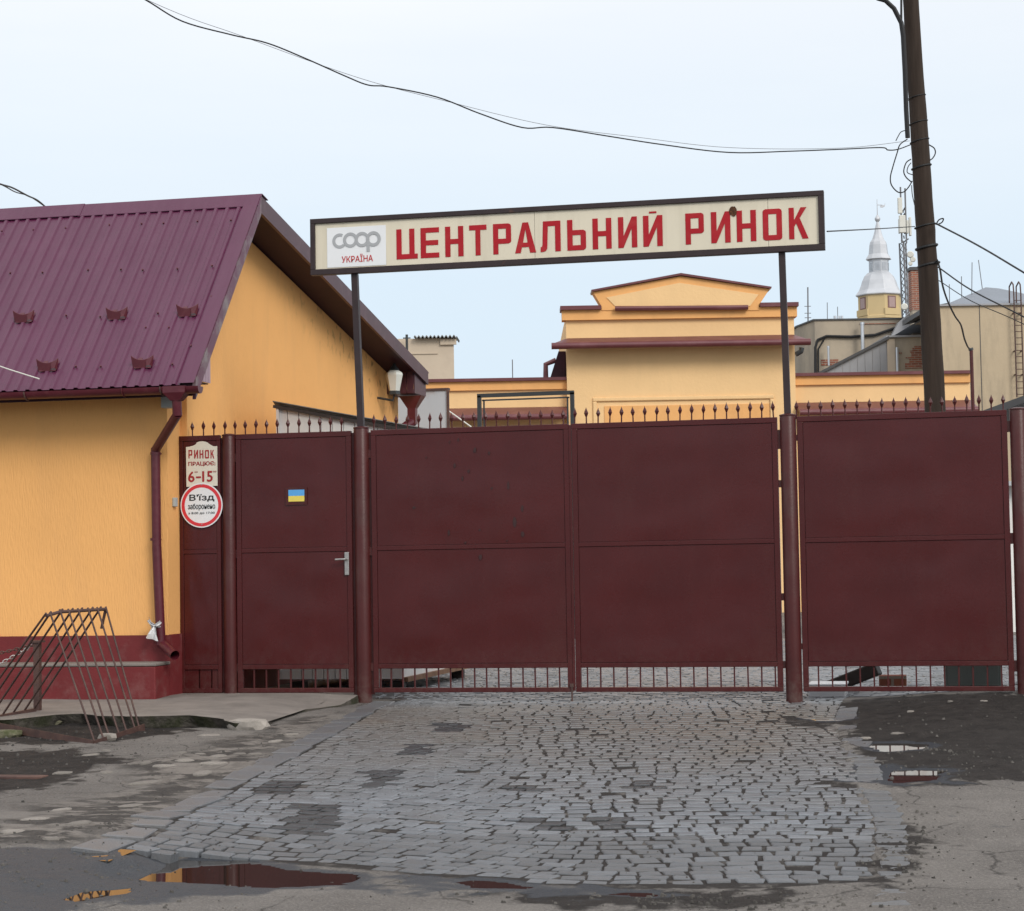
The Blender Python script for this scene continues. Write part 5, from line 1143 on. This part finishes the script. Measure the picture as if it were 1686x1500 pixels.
# ------------------------------------------------------------------ far blocks
DB = 75.0
bb0, bb1 = lat_z(655, 558, DB), lat_z(747, 558, DB)
blk = thing('apartment_block', far((bb0[0]+bb1[0])/2, DB+4, 0), 'plain beige rendered block with a corrugated roof edge rising behind the yellow house', 'building', rz=YAW)
b = MB(); b.ext([far(bb0[0]-.8, DB, 0), far(bb1[0], DB, 0), far(bb1[0]-.5, DB+9, 0), far(bb0[0]-1.5, DB+9, 0)], (0, 0, bb0[1])); b.build('wall', MA['beige'], blk)
c0 = lat_z(725, 568, DB); b = MB(); b.fbox(c0[0], bb1[0]+.10, DB-.1, DB-.0005, c0[1], bb0[1]-.05); b.build('corner_band', MA['beige'], blk)
b = MB(); z_ = lat_z(700, 583, DB)[1]; b.fbox(bb0[0], c0[0]-.1, DB-.04, DB-.0005, z_, z_+.04); b.build('string_course', MA['beige'], blk)
r0, r1 = lat_z(682, 556, DB), lat_z(748, 554, DB); nw = 60; b = MB()
for i in range(nw+1):
    t = i/nw; l_ = r0[0]+(r1[0]+.1-r0[0])*t; z_ = bb0[1]+.05+.045*math.sin(i*1.15)
    b.v += [tuple(far(l_, DB-.3, z_)), tuple(far(l_, DB+4, z_+.3)), tuple(far(l_, DB-.3, z_-.04)), tuple(far(l_, DB+4, z_+.26))]
for i in range(nw): o = i*4; b.f += [(o, o+1, o+5, o+4), (o+2, o+6, o+7, o+3), (o, o+4, o+6, o+2)]
b.build('roof_sheet', MA['fibre'], blk)
b = MB(); l_, z_ = lat_z(670, 575, DB-.4); b.tube([far(l_, DB-.4, z_-1), far(l_, DB-.4, z_+.55)], .05, 6); b.bar(far(l_-.14, DB-.4, z_+.42), far(l_+.14, DB-.4, z_+.42), .04, .04); b.build('aerial', MA['frame'], blk)

DO = 80.0
def oz(px, py, D=DO): return lat_z(px, py, D)
old = thing('old_workshop', far(oz(1420, 600)[0], DO+5, 0), 'old grey rendered flat roofed building with cables, flues and patches of bare brick', 'building', rz=YAW)
a0, a1, a2 = oz(1325, 531), oz(1341, 528), oz(1520, 527)
zt = a1[1]
b = MB(); pts = [far(a1[0], DO, 0), far(a2[0], DO, 0), far(a2[0], DO+10, 0), far(a0[0]-.1, DO+10, 0), far(a0[0], DO+2.2, 0)]
b.ext(pts, (0, 0, zt)); b.build('wall', MA['oldwall'], old)
b = MB(); b.ext([far(a1[0]-.06, DO-.06, zt+.001), far(a2[0], DO-.06, zt+.001), far(a2[0], DO+10, zt+.001), far(a0[0]-.14, DO+10, zt+.001), far(a0[0]-.06, DO+2.2, zt+.001)], (0, 0, .06)); b.build('coping', MA['darktin'], old)
q0, q1 = oz(1415, 534), oz(1475, 528); b = MB(); b.fbox(q0[0], q1[0], DO-.04, DO-.0005, q0[1], q1[1]-.1); b.build('bare_brick', MA['brick'], old, 'patch of bare red brick under the coping')
q0, q1 = oz(1352, 602), oz(1380, 591); b = MB(); b.fbox(q0[0], q1[0], DO-.03, DO-.0005, q0[1], q1[1]); b.build('bare_brick', MA['brick'], old)
for x_, ya, yb, r_ in ((1419.5, 534, 625, .075), (1364, 573, 602, .045)):
    l_, z_ = oz(x_, ya, DO-.4); l2, z2 = oz(x_, yb, DO-.4); b = MB(); b.tube([far(l_, DO-.4, z2), far(l_, DO-.4, z_)], r_, 10); f_ = b.build('flue', MA['flue'], old, sm=True)
    b = MB(); b.tube([far(l_, DO-.4, z_-.02), far(l_, DO-.4, z_+.08)], r_*1.25, 10); b.build('flue_cap', MA['flue'], f_)
for x_ in (1374.5, 1380.5, 1386):
    l_, z_ = oz(x_, 520, DO+1); b = MB(); b.tube([far(l_, DO+1, zt), far(l_, DO+1, z_)], .055, 8); b.build('vent_pipe', MA['flue'], old)
b = MB(); b.tube([hp for hp in [far(*(lambda q: (q[0], DO-.08, q[1]))(oz(*u))) for u in [(1342,640),(1342,572),(1346,560),(1360,554),(1400,555),(1440,552),(1475,540)]]], .06, 6); b.build('cable', MA['wirem'], old)
b = MB(); b.tube([far(*(lambda q: (q[0], DO-.08, q[1]))(oz(*u))) for u in [(1347,640),(1347,575),(1353,565),(1358,557)]], .035, 6); b.build('cable', MA['wirem'], old)
# ribbed gable shed in front of it
DS = DO-4
g = [(1350,640),(1350,612),(1463,556),(1463,640)]
gs = thing('gabled_annex', far(oz(1430, 600, DS)[0], DS+1.5, 0), 'grey ribbed sheet annex with a sloping roof edge and a peeling brick end wall', 'building', rz=YAW)
n_ = 9
for i in range(n_):
    xa = 1350+(1461-1350)*i/n_; xb = 1350+(1461-1350)*(i+1)/n_-.6; ya = 613-(xa-1350)*.497; yb = 613-(xb-1350)*.497
    l0_, z0_ = oz(xa, ya, DS); l1_, z1_ = oz(xb, yb, DS)
    b = MB(); b.ext([far(l0_, DS, 0), far(l1_, DS, 0), far(l1_, DS, z1_), far(l0_, DS, z0_)], HF*.06); b.build('sheet', MA['zinc'], gs)
l0_, z0_ = oz(1346, 616, DS); l1_, z1_ = oz(1463, 556, DS); b = MB(); b.bar(far(l0_, DS-.05, z0_), far(l1_, DS-.05, z1_), .25, .1); b.build('roof_edge', MA['darktin'], gs)
l2_, z2_ = oz(1530, 556, DS)
b = MB(); b.fbox(oz(1461, 600, DS)[0], l2_, DS-.03, DS+4, 0, z1_); b.build('wall', MA['oldwall'], gs)
b = MB(); b.fbox(oz(1459, 600, DS)[0], l2_, DS-.15, DS+4.1, z1_+.001, z1_+.07); b.build('coping', MA['zinc'], gs)
b = MB(); b.fbox(oz(1461, 600, DS)[0], oz(1474, 600, DS)[0], DS-.06, DS-.0305, 0, z1_-.05); b.build('beige_strip', MA['beige'], gs)
rr = random.Random(4)
for (xa, xb, ya, yb) in [(1505,1518,570,577),(1498,1518,577,581),(1500,1519,581,588),(1491,1520,588,591),(1497,1520,591,598),(1490,1520,598,607),(1480,1484,580,583),(1502,1506,573,577)]:
    u0, u1 = oz(xa, yb, DS), oz(xb, ya, DS); b = MB(); b.fbox(u0[0], u1[0], DS-.055, DS-.0305, u0[1], u1[1]); b.build('bare_brick', MA['brick'], gs)
l_, z_ = oz(1477, 572, DS-.2); b = MB(); b.tube([far(l_, DS-.2, 3), far(l_, DS-.2, z_)], .06, 8); b.build('drainpipe', MA['flue'], gs)
# upper shed roof and brick chimney
b = MB(); u = [(1475,534),(1500,512),(1520,512),(1520,556),(1463,556)]; b.ext([far(*(lambda q: (q[0], DO-.6, q[1]))(oz(*k_))) for k_ in u], HF*.4); b.build('ribbed_gable', MA['zinc'], old)
ch0, ch1 = oz(1500, 512, DO-1), oz(1514, 446, DO-1)
ch = thing('brick_chimney', far((ch0[0]+ch1[0])/2, DO-.9, 0), 'tall red brick chimney half hidden by the utility pole', 'chimney', rz=YAW)
b = MB(); b.fbox(ch0[0], ch1[0]+.35, DO-1.2, DO-.61, ch0[1], ch1[1]); b.build('stack', MA['brick'], ch); b = MB(); b.fbox(ch0[0]-.05, ch1[0]+.4, DO-1.25, DO-.6, ch1[1]+.001, ch1[1]+.13); b.build('cap', MA['darktin'], ch)
b = MB(); b.fbox(ch0[0]+.02, ch1[0]+.33, DO-1.18, DO-.615, 0, ch0[1]-.001); b.build('render_base', MA['oldwall'], ch)
# tall beige building on the right
DR = 70.0
def rz_(px, py, D=DR): return lat_z(px, py, D)
w0, w1 = rz_(1500, 503), rz_(1860, 500)
big = thing('tall_building', far((w0[0]+w1[0])/2, DR+6, 0), 'tall windowless beige building with a grey blue hipped roof at the right edge', 'building', rz=YAW)
zt = rz_(1640, 503)[1]
lw = rz_(1546, 520)[0]
b = MB(); b.ext([far(lw-.2, DR, 0), far(w1[0], DR, 0), far(w1[0], DR+12, 0), far(lw+2.6, DR+12, 0)], (0, 0, zt)); b.build('wall', MA['oldbig'], big)
b = MB(); b.ext([far(lw-.25, DR-.1, zt+.001), far(w1[0], DR-.1, zt+.001), far(w1[0], DR+12, zt+.001), far(lw+2.55, DR+12, zt+.001)], (0, 0, .06)); b.build('coping', MA['zinc'], big)
pk = rz_(1623, 473, DR+5); e0 = rz_(1556, 501); e1 = rz_(1760, 500)
b = MB(); b.add([far(e0[0], DR+.1, zt+.06), far(e1[0], DR+.1, zt+.06), far(e1[0], DR+10, zt+.06), far(e0[0], DR+10, zt+.06), far(pk[0], DR+5, pk[1]), far(pk[0]+.5, DR+5, pk[1]-.05)], [(0,1,5,4),(1,2,5),(2,3,4,5),(3,0,4),(0,3,2,1)]); b.build('roof', MA['slate'], big)
d0, d1 = rz_(1540, 494), rz_(1583, 486); b = MB(); b.add([far(d0[0], DR+2, d0[1]), far(d1[0], DR+2, d1[1]), far(d1[0], DR+6, d1[1]), far(d0[0], DR+6, d0[1]), far(d0[0], DR+2, d0[1]-.18), far(d1[0], DR+2, d1[1]-.15), far(d1[0], DR+6, d1[1]-.15), far(d0[0], DR+6, d0[1]-.18)], [(0,1,2,3),(7,6,5,4),(3,2,6,7),(0,4,5,1),(1,5,6,2),(0,3,7,4)]); b.build('flat_roof_edge', MA['darktin'], big)
l_, z_ = rz_(1583, 490); b = MB(); b.fbox(d0[0]+.45, d1[0]-.1, DR+2.05, DR+5.9, zt+.07, d0[1]-.18); b.build('roof_block', MA['oldwall'], big)
l_ = rz_(1614, 560)[0]; b = MB(); b.fbox(l_-.012, l_+.012, DR-.012, DR-.0005, 0, zt); b.build('wall_joint', MA['darktin'], big)
x0_, x1_ = rz_(1668.5, 560)[0], rz_(1680, 560)[0]; zl0, zl1 = rz_(1674, 655)[1], rz_(1674, 480)[1]
lad = thing('wall_ladder', far((x0_+x1_)/2, DR-.3, zl0), 'rusty steel ladder fixed to the tall beige wall at the right edge', 'ladder', rz=YAW)
for x_ in (x0_, x1_):
    b = MB(); b.tube([far(x_, DR-.25, zl0)] + [far(x_, DR-.25, zt+.4), far(x_, DR-.2, zt+.7), far(x_, DR, zt+.82), far(x_, DR+.35, zt+.7), far(x_, DR+.4, zt+.08)], .028, 6); b.build('stringer', MA['rust'], lad)
z_ = zl0+.1
while z_ < zt+.25:
    b = MB(); b.tube([far(x0_, DR-.25, z_), far(x1_, DR-.25, z_)], .014, 5); b.build('rung', MA['rust'], lad); z_ += .22
for z_ in (zl0+.8, (zl0+zt)/2, zt-.3):
    b = MB(); b.bar(far(x0_, DR-.25, z_), far(x0_, DR+.02, z_), .04, .04); b.bar(far(x1_, DR-.25, z_), far(x1_, DR+.02, z_), .04, .04); b.build('wall_bracket', MA['rust'], lad)
# roof aerials
def aerial(px, y0, y1, D, lab, arms=False, lean=0):
    l0_, z0_ = lat_z(px, y0, D); l1_, z1_ = lat_z(px+lean, y1, D)
    t = thing('roof_aerial', far(l0_, D, z0_), lab, 'aerial', 'roof aerials')
    b = MB(); b.tube([far(l0_, D, z0_-.6), far(l1_, D, z1_)], .03 if arms else .016, 5); b.build('rod', MA['mast'], t)
    if arms:
        b = MB()
        for q_ in (.25, .45, .12): z_ = z0_+(z1_-z0_)*q_; b.bar(far(l0_-.12, D, z_), far(l0_+.14, D, z_), .025, .025)
        b.build('arms', MA['mast'], t)
for a in [(1330,530,473,DO+1,'thick armed aerial at the left corner of the old flat roof',True,0),(1362,527,498,DO+1,'thin aerial left of the three vent pipes on the old roof',False,0),(1379,526,505,DO+2,'faint short aerial behind the three vent pipes',False,0),
          (1599,481,432,DR+3,'long thin aerial standing left of the hipped roof peak',False,1.5),(1620,474,428,DR+4.6,'leaning thin aerial on the peak of the hipped roof',False,-9),(1583,487,455,DR+3,'thin aerial above the dark flat roof edge',False,0),
          (1563,490,468,DR+3,'short thin aerial close to the right side of the utility pole',False,0)]: aerial(*a)
b = MB(); l_, z_ = lat_z(844, 622, DH+2); b.tube([far(l_, DH+2, z_-.5), far(l_, DH+2, lat_z(844, 592, DH+2)[1])], .012, 5); b.build('roof_aerial', MA['mast'], None, 'thin upright rod above the left wing of the market hall', 'aerial', 'roof aerials')

# lattice mast with aerial panels
DM = 95.0
mst = thing('antenna_mast', far(lat_z(1491, 520, DM)[0], DM, 0), 'lattice phone mast with pale antenna panels left of the utility pole', 'mast', rz=YAW)
ml, _ = lat_z(1491.5, 520, DM); zt = lat_z(1491, 400, DM)[1]; zb_m = 0
R_ = .17
legs = [(math.cos(a)*R_, math.sin(a)*R_) for a in (.5, 2.6, 4.7)]
for lx, ly in legs:
    b = MB(); b.tube([far(ml+lx+.15, DM+ly, zb_m), far(ml+lx-.05, DM+ly, zt)], .045, 5); b.build('leg', MA['mast'], mst)
b = MB(); z_ = lat_z(1491, 530, DM)[1]-1; i = 0
while z_ < zt:
    for k in range(3):
        a_, c_ = legs[k], legs[(k+1) % 3]; b.tube([far(ml+a_[0], DM+a_[1], z_), far(ml+c_[0], DM+c_[1], z_+.32)], .022, 4)
    z_ += .32
b.build('lattice', MA['mast'], mst)
for px, y0, y1 in ((1485, 400, 308), (1492.5, 400, 310)):
    l_, z0_ = lat_z(px, y0, DM-.2); z1_ = lat_z(px, y1, DM-.2)[1]; b = MB(); b.tube([far(l_, DM-.2, z0_), far(l_, DM-.2, z1_)], .045, 6); b.build('mast_pole', MA['mast'], mst)
for xa, xb, ya, yb, d_ in ((1479, 1485.5, 325, 351, -.5), (1481.5, 1491, 354, 383, -.7), (1480.2, 1482.5, 360, 384, -.4), (1497.5, 1500.5, 357, 388, -.3), (1493, 1496, 362, 384, -.5)):
    u0, u1 = lat_z(xa, yb, DM+d_), lat_z(xb, ya, DM+d_); b = MB(); b.fbox(u0[0], u1[0], DM+d_, DM+d_+.18, u0[1], u1[1]); b.build('antenna_panel', MA['aerial'], mst, bevel=.03)
for px, py, r_ in ((1499, 419, .16), (1503, 427, .13), (1499, 434, .1), (1489, 505, .16)):
    l_, z_ = lat_z(px, py, DM-.3); b = MB(); b.lathe([(r_, -.06), (r_*1.05, .0), (r_*.8, .06)], (0, 0, 0), 14)
    M_ = Matrix.Translation(Vector(far(l_, DM-.3, z_))) @ Matrix.Rotation(RAD(90), 4, 'X'); b.v = [tuple(M_ @ Vector(v)) for v in b.v]; b.build('dish', MA['aerial'], mst)
for px, py in ((1499, 380), (1496, 393), (1484, 395), (1488, 388), (1484, 345), (1491, 350), (1490, 342)):
    l_, z_ = lat_z(px, py, DM-.2); b = MB(); b.bar(far(l_, DM-.2, z_), far(ml, DM-.1, z_-.12), .05, .05); b.build('bracket', MA['mast'], mst)

# church tower
DT = 175.0
tl_, _ = lat_z(1448.5, 500, DT); k_ = DT/FPX; base_z = lat_z(1448, 527, DT)[1]
tw = thing('church_tower', far(tl_, DT, 0), 'yellow church tower with a silver two tier spire and weather vane in the distance', 'church tower', rz=YAW)
cc = far(tl_, DT, 0); ph = YAW-math.pi/2+RAD(25)+math.pi/8
def tz(y): return lat_z(1448, y, DT)[1]
def prof_(pts): return [(r_*k_, tz(y_)) for r_, y_ in pts]
b = MB(); b.lathe(prof_([(36, 760), (36, 489)]), cc, 8, ph); b.build('drum', MA['towery'], tw)
b = MB(); b.lathe(prof_([(38.5, 527), (38.5, 523), (37, 522)]), cc, 8, ph); b.build('drum_ledge', MA['towery'], tw)
b = MB(); b.lathe(prof_([(36.2, 489), (40, 487.5), (40, 486), (34.5, 479), (31, 471), (28.5, 463), (24.5, 455), (19, 449.5), (17.5, 449)]), cc, 8, ph); b.build('dome', MA['silver'], tw)
b = MB(); b.lathe(prof_([(16.6, 449), (16.6, 428)]), cc, 8, ph); lant = b.build('lantern', MA['silver'], tw)
b = MB(); b.lathe(prof_([(16.8, 429), (21.5, 427.5), (21, 426), (16.5, 419), (15.5, 411), (14.8, 404), (13.5, 399), (10, 394), (7, 386), (4.5, 376), (2.2, 366), (2, 363)]), cc, 8, ph); b.build('spire', MA['silver'], tw)
b = MB(); b.lathe(prof_([(1.5, 366.5), (4.4, 362), (4.6, 360.5), (4.4, 359), (1.2, 354)]), cc, 12, ph); b.build('ball', MA['silver'], tw)
b = MB(); b.lathe(prof_([(.9, 356), (.5, 328)]), cc, 6, ph); b.build('vane_rod', MA['vane'], tw)
b = MB(); vp = [(1449, 339), (1452, 337.5), (1456, 338), (1457.5, 334), (1457, 340), (1453, 342), (1449, 341)]; b.ext([far(*(lambda q: (q[0], DT, q[1]))(lat_z(*u, DT))) for u in vp], HF*.05); b.bar(far(*(lambda q: (q[0], DT, q[1]))(lat_z(1445, 337.5, DT))), far(*(lambda q: (q[0], DT, q[1]))(lat_z(1452, 337.5, DT))), .06, .06); b.build('vane', MA['vane'], tw)
for j in range(8):                                     # windows and louvres on the faces towards the street
    am = ph+2*math.pi*(j+.5)/8; nrm = np.array([math.cos(am), math.sin(am), 0]); tg = np.array([-nrm[1], nrm[0], 0])
    if nrm @ HF > .3: continue
    card = j % 2 == 1
    ap = math.cos(math.pi/8)
    def panel(nm, hw, y0, y1, r_, m_, par, dpt=.06):
        o_ = cc+nrm*(r_*k_*ap-.02); b = MB(); z0_, z1_ = tz(y1), tz(y0)
        b.add([o_+tg*s1+nrm*s2+np.array([0, 0, z]) for z in (z0_, z1_) for s2 in (0, dpt) for s1 in (-hw, hw)], [(0,1,3,2),(4,6,7,5),(0,4,5,1),(2,3,7,6),(0,2,6,4),(1,5,7,3)]); return b.build(nm, m_, par)
    if card:
        wn = panel('window_frame', .42, 491, 511, 36, MA['window'], tw, .05); panel('window_pane', .30, 493, 509.5, 36, MA['pane'], wn, .085)
        panel('window_sill', .80, 511.5, 522, 36, MA['towery'], tw, .16)
    lv = panel('louvre', .26, 433, 446, 16.6, MA['flue'], lant, .04)
    for i in range(6): panel('louvre_slat', .22, 434+i*2, 435+i*2, 16.6, MA['vane'], lv, .07)

# ------------------------------------------------------------------ utility pole, cable post, wires
DP = 28.0
def pp(px, py, D=DP): return onD(px, py, D)
up_ = thing('utility_pole', (pp(1541, 676)[0], pp(1541, 676)[1], 0), 'dark leaning wooden utility pole behind the right gate leaf', 'pole')
b = MB(); pth = [pp(1556, 968), pp(1540, 676), pp(1531, 510), pp(1524, 380), pp(1515, 240), pp(1506, 110), pp(1500, 0), pp(1491, -170)]; rr_ = [18.5, 17, 16.4, 15.8, 14.6, 13.6, 13, 12]
fine_p, fine_r = [], []
for i in range(len(pth)-1):
    for t in np.linspace(0, 1, 8, endpoint=False):
        fine_p.append(pth[i]+(pth[i+1]-pth[i])*t + np.array([.012*(vnoise(i*2.1+t*3, 1, 5)-.5), 0, 0])); fine_r.append((rr_[i]+(rr_[i+1]-rr_[i])*t)*DP/FPX*(1+.05*(float(vnoise(i*3+t*5, 7, 2))-.5)))
fine_p.append(pth[-1]); fine_r.append(rr_[-1]*DP/FPX)
b.tube(fine_p, fine_r, 20); b.build('shaft', MA['pole'], up_, sm=True)
for (cx_, y_, r_, w_) in ((1523, 372, 16.2, .012), (1525.5, 407, 16.6, .02), (1529, 436, 16.8, .018), (1509, 160, 14.3, .008), (1512, 202, 14.6, .008), (1514, 232, 14.9, .009), (1517, 275, 15.2, .014)):
    c_ = pp(cx_, y_); R2_ = r_*DP/FPX+.004; b = MB(); b.tube([c_+R2_*(HR*math.cos(a)+HF*math.sin(a))+np.array([0, 0, .03*math.cos(a)]) for a in np.linspace(0, 2*math.pi, 24)], w_, 6); b.build('wire_band', MA['wirem'], up_)
def w3(pts, D=DP-.5): return [onD(x, y, D if not isinstance(D, list) else D[i]) for i, (x, y) in enumerate(pts)]
def spl(pts, n=8):
    P = [np.array(p) for p in pts]; P = [2*P[0]-P[1]]+P+[2*P[-1]-P[-2]]; out = []
    for i in range(1, len(P)-2):
        for t in np.linspace(0, 1, n, endpoint=False):
            a, b_, c, d = P[i-1], P[i], P[i+1], P[i+2]; out.append(.5*((2*b_)+(-a+c)*t+(2*a-5*b_+4*c-d)*t*t+(-a+3*b_-3*c+d)*t**3))
    out.append(P[-2]); return out
b = MB(); b.tube(w3([(1444,-3),(1458,1),(1472,14),(1484,38),(1487,60),(1490,120),(1492,180),(1494.5,227)], DP-.35), .034, 8); b.build('conduit', MA['wirem'], up_, sm=True)
b = MB(); b.tube(w3([(1484,-170),(1484,38)], DP-.3), .018, 6); b.build('cable', MA['wirem'], up_)
for pts in ([(1494,229),(1482,238),(1477,252),(1470,275),(1466,292),(1468,305),(1478,316),(1488,316),(1496,308),(1502,298)], [(1500,262),(1492,268),(1488,282),(1492,292),(1501,300)], [(1500,268),(1495,275),(1494,284),(1503,288)], [(1501,305),(1502,320),(1506,338)], [(1529,238),(1538,244),(1540,252),(1536,260),(1531,264)], [(1494,214),(1484,217),(1479,224),(1475,232)]):
    b = MB(); b.tube(spl(w3(pts, DP-.45)), .009 if len(pts) > 4 else .007, 6); b.build('loose_cable', MA['wirem'], up_, sm=True)
lw_ = [(-160,-190),(60,-90),(180,-30),(240,0),(300,35),(380,57),(440,71),(500,95),(570,126),(606,140),(640,143),(720,160),(790,187),(860,210),(910,210),(1000,224),(1090,238),(1200,251),(1300,249),(1380,246),(1450,243),(1462,247),(1478,246),(1500,238)]
b = MB(); b.tube(spl([onD(x, y, 22+(DP-.4-22)*np.clip((x-0)/1500, -.15, 1)) for x, y in lw_], 6), .0085, 6); b.build('overhead_cable', MA['wirem'], None, 'black wavy overhead cable running from the pole to the upper left', 'cable')
lw2 = [(-160,-195),(240,-1),(400,60),(590,128),(740,168),(900,206),(1050,226),(1200,243),(1380,244),(1498,232)]
b = MB(); b.tube(spl([onD(x, y, 22.05+(DP-.4-22)*np.clip((x-0)/1500, -.15, 1)) for x, y in lw2], 8), .0035, 5); b.build('support_wire', MA['mast'], None, 'hair thin support wire beside the wavy overhead cable', 'cable')
for pts, D0, D1, r_, lab in (([(1362,381),(1440,377),(1506,373)], 17.0, DP-.4, .007, 'thin cable from the right end of the signboard to the pole'), ([(1541,368),(1610,404),(1686,449),(1850,548)], DP-.3, 24, .012, 'upper of the cables falling right from the pole'),
        ([(1545,440),(1600,478),(1686,522),(1850,610)], DP-.3, 25, .010, 'middle cable falling right from the pole'), ([(1546,462),(1600,496),(1686,534),(1850,622)], DP-.3, 25, .006, 'lowest thin cable falling right from the pole'),
        ([(-60,283),(0,303),(20,309),(45,322),(62,330),(80,345)], 21, 26, .010, 'short black cable running down behind the ridge of the house'), ([(-60,280),(0,303),(25,316),(50,324),(82,346)], 21.05, 26, .007, 'second thinner cable twisted with the one behind the ridge')):
    n = len(pts); b = MB(); b.tube(spl([onD(x, y, D0+(D1-D0)*i/(n-1)) for i, (x, y) in enumerate(pts)], 6), r_, 6); b.build('overhead_cable', MA['wirem'], None, lab, 'cable', 'overhead cables')
b = MB(); l_ = w3([(1541,370),(1546,362),(1553,360),(1551,366),(1543,370)], DP-.3); b.tube(spl(l_), .010, 6); b.build('cable_loop', MA['wirem'], up_)
DC = 33.0
cp = thing('cable_post', (onD(1604, 676, DC)[0], onD(1604, 676, DC)[1], 0), 'thin dark steel tube post taking a cable beside the utility pole', 'post')
b = MB(); b.tube([onD(1606, 1010, DC), onD(1602, 672, DC), onD(1599, 577, DC)], .031, 10); b.build('tube', MA['post'], cp)
b = MB(); b.tube([onD(1599, 577, DC), onD(1598, 573, DC)], .04, 8); b.build('cap', MA['frame'], cp)
b = MB(); pts = [(1543,428),(1548,445),(1552,470),(1560,495),(1572,520),(1582,535),(1588,558),(1594,572),(1599,575)]; b.tube(spl([onD(x, y, DP-.2+(DC-DP)*i/8) for i, (x, y) in enumerate(pts)], 5), .014, 6); b.build('drop_cable', MA['wirem'], None, 'kinked cable dropping from the utility pole to the thin steel post', 'cable', 'overhead cables')
# white cord across the eave of the house
b = MB(); b.tube([onY(-40, 590, -.85), onY(0, 603, -.85), onY(14, 608, -.85), onY(65, 624, -.82)], .006, 6); b.build('overhead_cable', MA['aerial'], None, 'pale cable crossing the lower left of the purple roof', 'cable', 'overhead cables')
